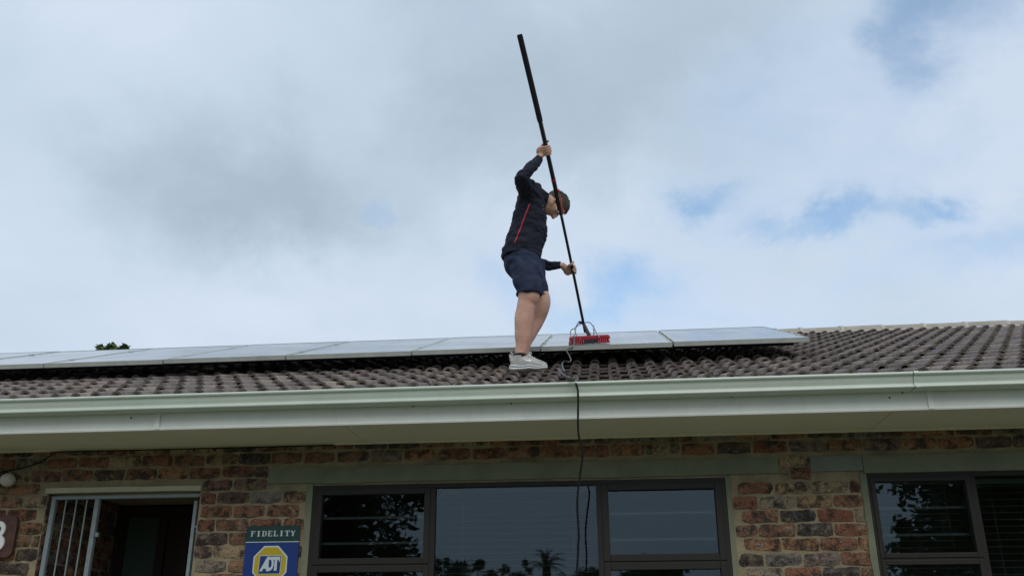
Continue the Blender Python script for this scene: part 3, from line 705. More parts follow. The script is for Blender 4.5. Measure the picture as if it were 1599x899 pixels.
b = MB(); b.ball((-4.238, W - .085, Z(1.105)), .052, .052, .047, nu=24, nv=14); b.build('globe', mat('opal_glass', (.50, .49, .42), .3, .5, .06, 20), lt)
CAB = mat('black_cable', (.007, .007, .008), .75, .15)
cb_ = MB(); pts = [(-4.40, W - .02, Z(1.17)), (-4.25, W - .016, Z(1.19)), (-4.10, W - .014, Z(1.225)), (-3.99, W - .013, Z(1.285)), (-3.92, W - .024, Z(1.309)), (-3.3, W - .024, Z(1.308)), (-2.4, W - .024, Z(1.309)), (-1.9, W - .023, Z(1.310))]
cb_.tube(pts, .0045, seg=6, sub=4); tag(cb_.build('lamp_cable', CAB), 'thin black cable running from the lamp up along the soffit edge', 'cable')

# ---------------------------------------------------------------- blinds hanging behind the glass
SLM = {}
def blind(x0, x1, ztop, zbot, label, pitch=.043, y=W + .20):
    o = empty('venetian_blind', ((x0 + x1) / 2, y, Z(ztop)), label, 'blind', 'blinds behind the windows')
    b = MB(); b.box(x0, x1, y - .018, y + .018, Z(ztop) - .03, Z(ztop)); b.build('head_rail', SLAT, o)
    wd = round(x1 - x0, 3)
    if wd not in SLM:
        q = MB(); q.add([(-wd / 2, -.012, .004), (wd / 2, -.012, .004), (wd / 2, .0, .0065), (-wd / 2, .0, .0065), (wd / 2, .012, .001), (-wd / 2, .012, .001)], [(0, 1, 2, 3), (3, 2, 4, 5)], 0, True); SLM[wd] = q.mesh('slat', SLAT)
    z = ztop - .05
    while z > zbot: link('slat', SLM[wd], o, (0, random.uniform(-.002, .002), z - ztop)).rotation_euler = (R(4), 0, random.uniform(-.001, .001)); z -= pitch
    for q in (-.36, .36):
        b = MB(); b.tube([((x0 + x1) / 2 + q * wd, y + .002, Z(ztop)), ((x0 + x1) / 2 + q * wd, y + .002, Z(zbot))], .0012, seg=5); b.build('ladder_cord', SLAT, o)
blind(-1.16, -.10, 1.02, -.2, 'venetian blind behind the large middle pane')
blind(1.70, 2.31, 1.02, -.2, 'venetian blind behind the small opening sash of the right hand window')
blind(2.365, 3.44, 1.02, -.2, 'venetian blind behind the pane at the right edge of the photo')

# ---------------------------------------------------------------- trees: one shows over the roof, the others mirror in the window glass
BARK = mat('bark', (.10, .075, .055), .95, .1, .3, 9, .8, 30)
def leafmat(name, c): 
    m = mat(name, c, .55, .4, .45, 3)
    return m
LEAF = leafmat('leaf_dark', (.045, .075, .022)); LEAF2 = leafmat('leaf_mid', (.065, .105, .03)); LEAF3 = leafmat('leaf_light', (.10, .14, .035))
def tree(name, label, cat, base, h, crown_c, crown_r, nclump, nleaf, leaf, mtl, seed, group=None, tips=(), cr_=(.16, .34)):
    """tapered trunk with limbs reaching into leaf clumps spread unevenly through the crown"""
    rnd = random.Random(seed); o = empty(name, base, label, cat, group); B_ = V(base); cc = V(crown_c); cl_ = []
    while len(cl_) < nclump:
        d = V((rnd.gauss(0, 1), rnd.gauss(0, 1), rnd.gauss(0, 1))).normalized() * (rnd.random() ** .45)
        p_ = cc + V((d.x * crown_r[0], d.y * crown_r[1], d.z * crown_r[2]))
        cl_.append((p_, rnd.uniform(*cr_) * min(crown_r)))
    cl_ += [(V(p_), r_) for p_, r_ in tips]
    t_ = MB(); fork = B_ + (cc - B_) * .62; r0 = .035 * h
    t_.tube([B_ - V((0, 0, .1)), B_ + (fork - B_) * .5 + V((rnd.uniform(-.1, .1), rnd.uniform(-.1, .1), 0)), fork, cc], [r0, r0 * .75, r0 * .55, r0 * .25], seg=10, sub=3)
    for p_, r_ in cl_[::3]:
        s0 = B_ + (fork - B_) * rnd.uniform(.7, 1.0); t_.tube([s0, (s0 + p_) / 2 + V((0, 0, -.12 * h * .3)), p_], [r0 * .32, r0 * .18, r0 * .05], seg=6, sub=3)
    t_.build('trunk', BARK, o, fix=False)
    vs_, fs_ = [], []
    for i in range(nleaf):
        p_, r_ = cl_[rnd.randrange(len(cl_))] if i % 5 else cl_[i // 5 % len(cl_)]
        d = V((rnd.gauss(0, 1), rnd.gauss(0, 1), rnd.gauss(0, .8))).normalized() * (rnd.random() ** .4 * r_)
        q = p_ + d; a = V((rnd.gauss(0, 1), rnd.gauss(0, 1), rnd.gauss(0, .6))).normalized(); c_ = a.orthogonal().normalized(); l_ = leaf * rnd.uniform(.6, 1.25)
        k = len(vs_); vs_ += [q - a * l_, q + c_ * l_ * .42, q + a * l_, q - c_ * l_ * .42]; fs_.append((k, k + 1, k + 2, k + 3))
    m_ = MB(); m_.add(vs_, fs_); m_.build('crown', mtl, o, fix=False)
    return o
tree('leafy_tree', 'leafy green tree behind the house, its tip showing over the panels', 'tree', (-12.8, 22, 0), 8.6, (-12.8, 22, 6.4), (1.7, 1.7, 1.7), 46, 4600, .11, LEAF2, 5,
     tips=[((-12.80, 22, 8.55), .12), ((-12.95, 22, 8.42), .12), ((-12.65, 22, 8.44), .12), ((-12.45, 22, 8.52), .09), ((-12.55, 22, 8.40), .10), ((-13.12, 22, 8.55), .07), ((-13.02, 22, 8.42), .09), ((-12.75, 22, 8.35), .2)])
GT = 'garden trees mirrored in the window glass'
tree('broad_tree', 'broad dark tree mirrored in the left pane of the middle window', 'tree', (-6.0, -4, 0), 5.6, (-6.05, -4, 3.45), (2.75, 2.4, 2.1), 110, 30000, .085, LEAF, 11, GT)
tree('broad_tree', 'tall dark tree mirrored across the window at the right edge', 'tree', (9.0, -6, 0), 6.4, (9.0, -6, 3.8), (4.0, 3.0, 3.2), 150, 34000, .12, LEAF, 12, GT)
tree('round_tree', 'low round tree mirrored at the foot of the right small pane', 'tree', (2.0, -30, 0), 5.0, (2.0, -30, 3.6), (1.7, 1.7, 1.55), 34, 2600, .17, LEAF2, 13, GT)
tree('garden_shrub', 'leafy shrub mirrored low in the left of the large pane', 'shrub', (-4.1, -14, 0), 3.4, (-4.0, -14, 2.1), (1.7, 1.3, 1.6), 150, 12000, .065, LEAF2, 14, GT, cr_=(.10, .22))
tree('garden_shrub', 'thin leafy shrub mirrored beside the palm in the large pane', 'shrub', (-2.45, -14, 0), 3.3, (-2.4, -14, 2.05), (.75, .7, 1.5), 60, 4000, .06, LEAF2, 15, GT, cr_=(.12, .30))
tree('garden_shrub', 'pale green shrub mirrored right of the palm in the large pane', 'shrub', (-.9, -18, 0), 3.4, (-.9, -18, 1.9), (1.9, 1.3, 1.6), 120, 9000, .075, LEAF3, 16, GT, cr_=(.12, .26))
pm_ = empty('palm_tree', (-2.45, -24, 0), 'palm tree mirrored low in the large middle window pane', 'tree', GT)
b = MB(); b.tube([(-2.45, -24, -.1), (-2.5, -24, 2.2), (-2.45, -24, 4.2)], [.24, .19, .17], seg=10, sub=3); b.build('trunk', BARK, pm_, fix=False)
rnd = random.Random(21)
for k in range(22):
    a = 2 * pi * k / 22 + rnd.uniform(-.15, .15); e0 = rnd.uniform(.0, 1.45); ln = rnd.uniform(.6, .85); b = MB(); p_ = V((-2.45, -24, 4.2)); pts = []
    for i in range(8):
        ee = e0 - 1.1 * (i / 7) ** 1.4; pts.append(p_.copy()); p_ = p_ + V((cos(a) * cos(ee), sin(a) * cos(ee), sin(ee))) * ln / 7
    b.tube(pts, [.018 - .0016 * i for i in range(8)], seg=5)
    for i in range(1, 8):
        t_ = (pts[i] - pts[i - 1]).normalized(); sd_ = t_.cross(V((0, 0, 1))).normalized()
        for q in (-1, 1):
            for u in (0, .5):
                c0 = pts[i] - t_ * (u * ln / 7); tip = c0 + sd_ * q * .17 * sin(pi * (i / 8) ** .6) + t_ * .10 - V((0, 0, .06)); b.add([c0 - t_ * .02, c0 + t_ * .025, tip], [(0, 1, 2)])
    b.build('frond', LEAF, pm_, fix=False)

# ---------------------------------------------------------------- the man on the roof
KS = 1.046
def P3(x, y, z): return V((x * KS, y * KS, Z(z * KS)))
SKIN = mat('skin', (.56, .320, .238), .5, .35, .20, 13, .15, 90, sss=.08)
KNIT = mat('navy_knit', (.016, .018, .030), .85, .25, .35, 16, .5, 110)
TWILL = mat('navy_shorts', (.017, .026, .058), .8, .3, .4, 18, .4, 120)
REDP = mat('red_piping', (.40, .018, .035), .5)
SHOEM = mat('shoe_mesh', (.43, .42, .40), .8, .3, .12, 40, .5, 160); SOLE = mat('shoe_sole', (.78, .78, .76), .6, .3, .06, 20); SOLEG = mat('sole_grey', (.27, .29, .31), .6)
WHITE = mat('shoe_white', (.86, .86, .85), .5); SOCK = mat('sock_black', (.008, .008, .009), .9); HAIR = mat('brown_hair', (.085, .064, .047), .5, .4, .5, 90, .5, 160)
man = empty('person', P3(-.545, 6.25, 1.79), 'man in dark sweater and navy shorts bending over a long pole on the roof', 'person')
def remesh(mb, name, mt, vox, smooth=3, wrk=None, parent=man):
    me = mb.mesh(name, mt, parent_loc(parent), True); o = bpy.data.objects.new('tmp', me); C.objects.link(o)
    m = o.modifiers.new('r', 'REMESH'); m.mode = 'VOXEL'; m.voxel_size = vox; m.use_smooth_shade = True
    m2 = o.modifiers.new('s', 'SMOOTH'); m2.iterations = smooth; m2.factor = .5
    me2 = bpy.data.meshes.new_from_object(o.evaluated_get(bpy.context.evaluated_depsgraph_get())); me2.name = name
    bpy.data.objects.remove(o)
    if wrk:
        vs_ = np.empty(len(me2.vertices) * 3, 'f'); ns_ = np.empty_like(vs_)
        me2.vertices.foreach_get('co', vs_); me2.vertices.foreach_get('normal', ns_); vs_ = vs_.reshape(-1, 3); ns_ = ns_.reshape(-1, 3)
        for i in range(len(vs_)): vs_[i] += ns_[i] * wrk(V(vs_[i]))
        me2.vertices.foreach_set('co', vs_.ravel()); me2.update()
    me2.materials.clear(); me2.materials.append(mt); me2.polygons.foreach_set('use_smooth', [True] * len(me2.polygons))
    return link(name, me2, parent)
# the pole first: hands close on it
PA, PB = P3(-.497, 5.45, 4.024), P3(-.125, 6.82, 2.219)
def pole_at(t): return PA + (PB - PA) * t + V((.015 * sin(pi * t), 0, 0))
def pole_r(t): return .021 if t < .262 else .0175 if t < .56 else .0115
pd = (PB - PA).normalized()
T1, T2 = .362, .764
def pole_dir(t): return (pole_at(t + .01) - pole_at(t - .01)).normalized()
def hand(mb, t, wrist, thumb_sign, flip):
    """palm, four unequal fingers curled round the pole, and a thumb closing from the other side"""
    a = -pole_dir(t); c0 = pole_at(t); r0 = pole_r(t); e1 = (wrist - c0); e1 = (e1 - a * e1.dot(a)).normalized(); e2 = a.cross(e1) * flip
    pc = c0 + e1 * (r0 + .030) + e2 * .012
    mb.ball(pc, .036, .017, .043, (e1, e2, a), 14, 10)
    mb.tube([wrist, (wrist + pc) / 2, pc + e1 * .008], [(.026, .022), (.028, .023), (.026, .020)], 12)
    for i, (ln, rr) in enumerate(((.86, .0095), (1.0, .0102), (.95, .0100), (.78, .0086))):
        off = (1.5 - i) * .0205; pts = []
        for q in range(9):
            th = R(28 + ln * 235 * q / 8); rad_ = r0 + rr * 1.0 + (.012 if q == 0 else .004 * (q % 3 == 2))
            pts.append(c0 + a * (off - .003 * q / 8) + e1 * (rad_ * cos(th)) + e2 * (rad_ * sin(th)))
        pts.insert(0, c0 + a * off * .85 + e1 * (r0 + .042) + e2 * .014)
        mb.tube(pts, [rr * 1.05] + [rr * (1.04 - .035 * q) for q in range(9)], 8); mb.ball(pts[-1], rr * .75, rr * .75, rr * .75, nu=8, nv=6)
    pts = [pc + a * .018 * thumb_sign + e1 * .006 - e2 * .006]
    for q in range(6):
        th = R(-22 - 26 * q); rad_ = r0 + .0115; pts.append(c0 + a * thumb_sign * (.040 + .005 * q) + e1 * (rad_ * cos(th)) + e2 * (rad_ * sin(th)))
    mb.tube(pts, [.014, .0125, .0118, .0115, .011, .0102, .0092], 8); mb.ball(pts[-1], .009, .009, .009, nu=8, nv=6)
S = KS
body = MB()
# legs
body.tube([P3(-.535, 6.22, 2.66), P3(-.512, 6.15, 2.45), P3(-.507, 6.12, 2.31), P3(-.526, 6.12, 2.245), P3(-.543, 6.13, 2.13), P3(-.553, 6.135, 2.03), P3(-.560, 6.14, 1.945), P3(-.571, 6.14, 1.895), P3(-.578, 6.14, 1.84)],
          [(.065 * S, .065), (.070 * S, .070), (.080 * S, .080), (.064 * S, .064), (.066 * S, .064), (.058 * S, .056), (.044 * S, .042), (.039 * S, .036), (.033, .031)], 18, ref=(0, 1, 0), sub=4)
body.ball(P3(-.566, 6.125, 2.125), .047, .052, .13)                       # kneecap
body.tube([P3(-.52, 6.36, 2.70), P3(-.475, 6.36, 2.50), P3(-.43, 6.36, 2.38), P3(-.434, 6.36, 2.305), P3(-.476, 6.38, 2.215), P3(-.525, 6.36, 2.11), P3(-.555, 6.34, 2.03), P3(-.568, 6.32, 1.955), P3(-.572, 6.32, 1.90)],
          [(.065 * S, .065), (.062 * S, .065), (.060 * S, .065), (.060 * S, .062), (.061 * S, .06), (.055 * S, .055), (.046 * S, .046), (.041 * S, .041), (.04, .04)], 18, ref=(0, 1, 0), sub=4)
for c_, y_ in ((-.52, 6.14), (-.535, 6.32)):                              # feet inside the shoes
    dz_ = .03 if y_ < 6.3 else .10
    body.tube([P3(c_ - .05, y_, 1.795 + dz_), P3(c_, y_, 1.790 + dz_), P3(c_ + .05, y_, 1.775 + dz_)], [(.022, .024), (.020, .024), (.012, .022)], 10, ref=(0, 1, 0))
# trunk and neck
body.tube([P3(-.545, 6.25, 2.60), P3(-.55, 6.25, 2.72), P3(-.52, 6.24, 2.86), P3(-.495, 6.22, 3.0), P3(-.478, 6.20, 3.09), P3(-.445, 6.19, 3.13)],
          [(.11, .15), (.12, .15), (.11, .14), (.09, .15), (.075, .13), (.055, .06)], 16, horiz=True, sub=3)
body.tube([P3(-.455, 6.21, 3.11), P3(-.42, 6.24, 3.12), P3(-.385, 6.275, 3.125), P3(-.345, 6.31, 3.12)], [.062, .060, .058, .058], 14, sub=2)
# arms
body.tube([P3(-.49, 6.08, 3.10), P3(-.523, 5.97, 3.115), P3(-.522, 5.885, 3.125), P3(-.47, 5.90, 3.20), P3(-.412, 5.945, 3.30), P3(-.390, 5.955, 3.355)], [.052, .046, .040, .036, .027, .025], 12, sub=3)
body.tube([P3(-.45, 6.35, 3.08), P3(-.47, 6.42, 2.90), P3(-.49, 6.47, 2.74), P3(-.40, 6.475, 2.69), P3(-.32, 6.475, 2.68), P3(-.285, 6.47, 2.68)], [.040, .034, .030, .027, .024, .025], 12, sub=3)
hand(body, T1, P3(-.390, 5.955, 3.355), 1, 1)
hand(body, T2, P3(-.285, 6.47, 2.68), 1, -1)
# head: bowed, crown to the right, face down towards the brush and turned a little away
hc = P3(-.322, 6.33, 3.118); th_ = R(80); yw = R(40)
hu = V((sin(th_), 0, cos(th_))); hf = V((cos(th_), 0, -sin(th_))); rotz = Matrix.Rotation(yw, 3, 'Z'); hu = rotz @ hu; hf = rotz @ hf; hr = hf.cross(hu)   # hr: the man's right, towards the camera
def H(f, u, r): return hc + hf * f + hu * u + hr * r
ax_ = (hf, hr, hu)
body.ball(H(-.012, .030, 0), .098, .076, .092, ax_, 22, 16)              # cranium
body.ball(H(.030, -.035, 0), .066, .060, .088, ax_, 18, 12)              # face
body.ball(H(.052, -.092, 0), .034, .038, .030, ax_, 12, 8)               # chin
for q in (-1, 1):
    body.tube([H(-.020, -.045, q * .055), H(.02, -.078, q * .05), H(.055, -.098, q * .024)], [.022, .02, .018], 10)     # jaw
    body.ball(H(.062, -.030, q * .038), .022, .022, .020, ax_, 10, 8)     # cheekbone
    body.ball(H(-.010, -.012, q * .078), .020, .009, .031, ax_, 12, 8)    # ear
    body.ball(H(-.002, -.034, q * .077), .010, .008, .013, ax_, 8, 6)     # ear lobe
    body.tube([H(.080, .022, q * .012), H(.080, .026, q * .032), H(.066, .020, q * .052)], [.009, .010, .008], 8)       # brow
body.tube([H(.092, .012, 0), H(.103, -.012, 0), H(.116, -.036, 0), H(.098, -.044, 0)], [.010, .012, .014, .010], 10)    # nose
for q in (-1, 1): body.ball(H(.100, -.040, q * .011), .010, .008, .008, ax_, 8, 6)
body.tube([H(.082, -.064, -.026), H(.094, -.063, 0), H(.082, -.064, .026)], [.005, .0065, .005], 8)
body.tube([H(.080, -.074, -.022), H(.091, -.074, 0), H(.080, -.074, .022)], [.005, .007, .005], 8)
remesh(body, 'body', SKIN, .0052, 2)
EYEM = mat('eye_white', (.7, .68, .64), .2); 
for q in (-1, 1):
    b = MB(); b.ball(H(.076, .004, q * .031), .012, .012, .012, ax_, 10, 8); b.ball(H(.085, .003, q * .031), .0055, .0055, .0055, ax_, 8, 6, 1)
    b.build('eye', [EYEM, SOCK], man)
# hair: cropped sides, longer tousled top
def hair_skip(f, u): return u < .012 + .0 and f > -.012 or f > .055 + .25 * max(0, u - .06) or u < -.062
b = MB(); nu, nv = 44, 30; grid = {}
for j in range(nv + 1):
    for i in range(nu):
        ph = -pi / 2 + pi * j / nv; th = 2 * pi * i / nu
        f, r_, u = cos(ph) * cos(th), cos(ph) * sin(th), sin(ph)
        top = max(0, u) ; k_ = 1.06 + .07 * top + .05 * mn.noise(V((f, r_, u)) * 5) * (.4 + top)
        grid[i, j] = (-.012 + .098 * f * k_, .030 + .094 * u * k_ if u > 0 else .030 + .100 * u, .0765 * r_ * k_)
for j in range(nv):
    for i in range(nu):
        q = [grid[i, j], grid[(i + 1) % nu, j], grid[(i + 1) % nu, j + 1], grid[i, j + 1]]
        f = sum(p_[0] for p_ in q) / 4; u = sum(p_[1] for p_ in q) / 4
        if not hair_skip(f, u): b.add([H(*p_) for p_ in q], [(0, 1, 2, 3)], 0, True)
rh = random.Random(8)
for k in range(1100):
    th, u0 = rh.uniform(0, 2 * pi), rh.uniform(-.65, 1); c_ = math.sqrt(max(0, 1 - u0 * u0)); f, r_ = c_ * cos(th), c_ * sin(th)
    lift_ = 1.04 + .05 * max(0, u0)
    p_ = (-.012 + .098 * f * lift_, .030 + (.094 * lift_ if u0 > 0 else .1) * u0, .0775 * r_ * lift_)
    if hair_skip(p_[0] + .006, p_[1]): continue
    nrm = V((f, u0, r_)); cw = V((rh.uniform(.3, 1), rh.uniform(-.5, .1), rh.uniform(-.5, .5))) + V((0, -.8 * max(0, 1 - max(0, u0) * 2), 0)); tg = (cw - nrm * cw.dot(nrm)).normalized()
    ln = rh.uniform(.014, .024) + .022 * max(0, u0) * rh.random()
    q1 = V(p_) + tg * ln * .5 + nrm * .004; q2 = V(p_) + tg * ln + nrm * rh.uniform(-.001, .006)
    b.tube([H(*p_), H(*q1), H(*q2)], [.0030, .0026, .0006], 4, caps=False)
b.build('hair', HAIR, man)
# sweater
def folds(sc_, am):
    return lambda v: am * (mn.noise(V((v.x * sc_, v.y * sc_, v.z * sc_ * 2.2))) + .5 * mn.noise(V((v.x * sc_ * 2.3, v.y * sc_ * 2.3, v.z * sc_ * 4.5)))) - am * .2
sw = MB()
sw.tube([P3(-.571, 6.262, 2.645), P3(-.570, 6.261, 2.658), P3(-.567, 6.26, 2.700), P3(-.552, 6.255, 2.755), P3(-.528, 6.25, 2.835), P3(-.506, 6.235, 2.945), P3(-.496, 6.21, 3.06), P3(-.490, 6.19, 3.135), P3(-.468, 6.185, 3.185), P3(-.452, 6.185, 3.205)],
        [(.141 * S, .172), (.149 * S, .181), (.151 * S, .183), (.150 * S, .181), (.149 * S, .18), (.131 * S, .18), (.110 * S, .185), (.092 * S, .17), (.062 * S, .12), (.035 * S, .06)], 28, horiz=True, sub=4)
sw.tube([P3(-.492, 6.10, 3.10), P3(-.512, 6.03, 3.115), P3(-.522, 5.965, 3.118), P3(-.523, 5.89, 3.118), P3(-.492, 5.888, 3.17), P3(-.452, 5.912, 3.232), P3(-.412, 5.947, 3.298), P3(-.402, 5.955, 3.315)],
        [.088 * S, .078 * S, .062 * S, .054 * S, .048 * S, .042 * S, .035 * S, .030 * S], 18, sub=4)
sw.tube([P3(-.455, 6.34, 3.10), P3(-.475, 6.41, 2.93), P3(-.495, 6.47, 2.74), P3(-.405, 6.478, 2.685), P3(-.335, 6.476, 2.682), P3(-.286, 6.472, 2.682)],
        [.082 * S, .068 * S, .056 * S, .045 * S, .034 * S, .027 * S], 18, sub=4)
sw.tube([P3(-.455, 6.205, 3.13), P3(-.420, 6.235, 3.128), P3(-.400, 6.255, 3.128)], [(.085, .085), (.074, .072), (.068, .068)], 18)
sweater = remesh(sw, 'sweater', KNIT, .0068, 3, folds(10, .0125))
b = MB(); n_ = 12; pts = []
def side(t): return V((-.488 + (-.602 + .488) * t, 0, 3.0 + (2.705 - 3.0) * t))
dgm = bpy.context.evaluated_depsgraph_get(); smesh = sweater.data
from mathutils.bvhtree import BVHTree
bvh = BVHTree.FromPolygons([v.co[:] for v in smesh.vertices], [tuple(p_.vertices) for p_ in smesh.polygons])
mo = parent_loc(man); cp = V((0, 0, EYE))
def onto(x, z, lift=.002, yk=6.05):
    """lay trim on the sweater: the cloth met by a horizontal line through height z"""
    q = P3(x, yk, z) - mo; hit = bvh.ray_cast(q - V((0, .8, 0)), V((0, 1, 0)))
    return hit[0] + hit[1] * lift + mo if hit[0] else P3(x, yk, z)
for i in range(n_ + 1):
    q = side(i / n_); pts.append(onto(q.x, q.z))
b.tube(pts, [.0035] + [.0062] * (n_ - 1) + [.0045], 8, sub=2); b.build('red_piping', REDP, sweater)
b = MB()
for x, z in ((-.400, 3.020), (-.394, 3.004)):
    q = onto(x, z, .002); b.obox(q, V((.5, 0, -.86)), V((0, 1, 0)), V((.86, 0, .5)), .0065, .002, .0015)
b.build('chest_print', SOLEG, sweater)
# shorts
def creases(v):
    d = v.x * 14 + v.z * 9 + 2.2 * mn.noise(V((v.x * 6, v.y * 6, v.z * 6)))
    return .009 * mn.noise(V((v.x * 9, v.y * 9, v.z * 13))) + .0085 * sin(d * 2.4) * (.5 + mn.noise(V((v.x * 5 + 9, v.y * 5, v.z * 5)))) + .003 * mn.noise(V((v.x * 26, v.y * 26, v.z * 30)))
sh = MB()
sh.tube([P3(-.572, 6.262, 2.745), P3(-.568, 6.26, 2.69), P3(-.562, 6.26, 2.63), P3(-.552, 6.26, 2.565), P3(-.53, 6.26, 2.50)], [(.128 * S, .150), (.134 * S, .158), (.139 * S, .170), (.134 * S, .170), (.10 * S, .13)], 26, horiz=True, sub=3)
sh.tube([P3(-.540, 6.17, 2.60), P3(-.526, 6.15, 2.50), P3(-.512, 6.13, 2.415), P3(-.506, 6.12, 2.345), P3(-.505, 6.12, 2.312)], [(.128 * S, .11), (.116 * S, .112), (.101 * S, .104), (.092 * S, .098), (.090 * S, .097)], 22, horiz=True, sub=3)
sh.tube([P3(-.530, 6.36, 2.66), P3(-.500, 6.36, 2.55), P3(-.468, 6.36, 2.46), P3(-.457, 6.36, 2.382)], [(.118 * S, .11), (.096 * S, .105), (.080 * S, .095), (.068 * S, .09)], 22, horiz=True, sub=3)
shorts = remesh(sh, 'shorts', TWILL, .0068, 2, lambda v: creases(v))
sb_ = shorts.data; bvs = BVHTree.FromPolygons([v.co[:] for v in sb_.vertices], [tuple(p_.vertices) for p_ in sb_.polygons])
def hemring(name, c, rx, ry, mt):
    b = MB(); b.tube([c + V((cos(2 * pi * i / 28) * rx, sin(2 * pi * i / 28) * ry, 0)) for i in range(29)], .0045, 6); b.build(name, mt, shorts)
hemring('hem', P3(-.505, 6.12, 2.318), .090 * S, .096, TWILL); hemring('hem', P3(-.457, 6.36, 2.388), .068 * S, .089, TWILL)
# shoes
def shoe(org, yawz, scale=1.0, mark=True):
    o = empty_part('shoe', org, yawz)
    X = lambda x, y, z: V((x, y, z)) * scale
    up_ = MB()
    up_.tube([X(-.118, 0, .058), X(-.105, 0, .063), X(-.08, 0, .066), X(-.045, 0, .068), X(-.005, 0, .062), X(.04, 0, .050), (X(.085, 0, .040)), X(.12, 0, .034), X(.140, 0, .031)],
             [(.018, .018), (.038, .031), (.046, .036), (.047, .039), (.040, .042), (.031, .044), (.022, .044), (.016, .037), (.006, .016)], 20, ref=(0, 1, 0), sub=3)
    up_.tube([X(-.072, 0, .07), X(-.066, 0, .092), X(-.064, 0, .108)], [(.048, .040), (.048, .043), (.052, .047)], 18, horiz=True)
    up_.tube([X(-.118, 0, .085), X(-.124, 0, .112), X(-.128, 0, .128)], [(.010, .020), (.008, .018), (.005, .012)], 10, ref=(0, 1, 0))
    up_.tube([X(.0, 0, .085), X(-.028, 0, .115), X(-.036, 0, .138)], [(.012, .026), (.009, .026), (.006, .022)], 10, ref=(0, 1, 0))
    remesh(up_, 'upper', SHOEM, .005, 2, None, o)
    so_ = MB(); nn = 26; top, mid, bot = [], [], []
    prof = []
    for i in range(nn + 1):
        t_ = i / nn; x = -.132 + .278 * t_
        wd_ = .043 * (1 - abs(2 * t_ - 1) ** 3.2) ** .5 * (1.0 + .16 * sin(pi * min(1, t_ * 1.25 - .25)) if t_ > .2 else 1.0) + .004
        lift = .018 * max(0, (t_ - .66) / .34) ** 2 + .016 * max(0, (.16 - t_) / .16) ** 1.3 + .004 * math.exp(-((t_ - .52) / .07) ** 2)
        thick = (.036 - .014 * t_ + .003 * sin(t_ * 14)) * (1 - .45 * max(0, (.12 - t_) / .12) ** 2)
        prof.append((x, wd_, lift, thick))
    def layer(name, z0, z1, grow, mt):
        m = MB(); sl = 12
        for i, (x, wd_, lf, tk) in enumerate(prof):
            pass
        rings = []
        for x, wd_, lf, tk in prof:
            ring_ = []
            for k in range(sl):
                a = 2 * pi * k / sl; cy_ = cos(a); cz_ = sin(a)
                yy = (abs(cy_) ** .5) * (1 if cy_ > 0 else -1) * (wd_ + grow); zz_ = lf + tk * ((z0 + z1) / 2 + (z1 - z0) / 2 * (abs(cz_) ** .5) * (1 if cz_ > 0 else -1))
                ring_.append(X(x, yy, zz_))
            rings += ring_
        m.add(rings, [(i * sl + k, i * sl + (k + 1) % sl, (i + 1) * sl + (k + 1) % sl, (i + 1) * sl + k) for i in range(nn) for k in range(sl)] , 0, True)
        m.add(rings[:sl], [tuple(range(sl))]); m.add(rings[-sl:], [tuple(range(sl))])
        m.build(name, mt, o)
    # shapes are local to the shoe: MB.build subtracts the parent's place, so add it back
    global parent_loc
    keep = parent_loc; parent_loc = lambda p_: V((0, 0, 0))
    layer('sole', 0, .42, .002, SOLE); layer('midsole_groove', .36, .70, -.0015, SOLEG); layer('midsole', .62, 1.0, .0015, SOLE)
    m = MB(); m.tube([X(.002, -.018, .104), X(.012, -.030, .112), X(.030, -.034, .104)], [.0035, .004, .0025], 6); m.tube([X(.002, -.010, .104), X(.016, -.016, .120), X(.030, -.020, .112)], [.0035, .0035, .0025], 6)
    for q in range(4):
        x_ = .0 + q * .017; z_ = .104 - q * .0072
        m.tube([X(x_, -.026, z_ - .012), X(x_ + .004, 0, z_ + .002), X(x_ + .002, .026, z_ - .012)], .003, 6)
    m.build('lace', WHITE, o)
    if mark:
        us = [c for c in o.children if c.name.startswith('upper')][0]; bu = BVHTree.FromPolygons([v.co[:] for v in us.data.vertices], [tuple(p_.vertices) for p_ in us.data.polygons])
        sw_ = [(-.022, .082), (-.030, .072), (-.022, .066), (-.004, .064), (.018, .062), (.038, .056), (.032, .073), (.026, .069), (.008, .070), (-.010, .073)]
        sw_ = [(-.030, .080), (-.016, .0735), (.002, .0700), (.018, .0690), (.016, .080), (.034, .058), (.012, .0590), (-.006, .0635), (-.020, .071)]
        def lay(x, z):
            hit = bu.ray_cast(X(x, -.2, z), V((0, 1, 0))); return (hit[0] if hit[0] else X(x, -.045, z)) + V((0, -.002, 0))
        m = MB(); front_ = [lay(x, z) for x, z in sw_]; n_ = len(sw_)
        m.add(front_ + [p_ + V((0, .004, 0)) for p_ in front_], [tuple(range(n_))] + [(i, (i + 1) % n_, n_ + (i + 1) % n_, n_ + i) for i in range(n_)]); m.build('side_mark', WHITE, o, fix=False)
    m = MB(); m.tube([X(-.058, 0, .100), X(-.054, 0, .126)], [(.049, .043), (.047, .042)], 16, horiz=True); m.build('sock', SOCK, o)
    parent_loc = keep
    return o
def empty_part(name, org, yawz):
    o = link(name, None, man, org - parent_loc(man)); o.rotation_euler = (0, 0, yawz); o.empty_display_size = .05; return o
_rm = remesh
def remesh(mb, name, mt, vox, smooth=3, wrk=None, parent=man):
    global parent_loc
    keep = parent_loc; parent_loc = lambda p_: V((0, 0, 0)); r_ = _rm(mb, name, mt, vox, smooth, wrk, parent); parent_loc = keep; return r_
shoe(P3(-.524, 6.14, 1.763), R(2), 1.0)
shoe(P3(-.537, 6.32, 1.838), R(12), .97, False)

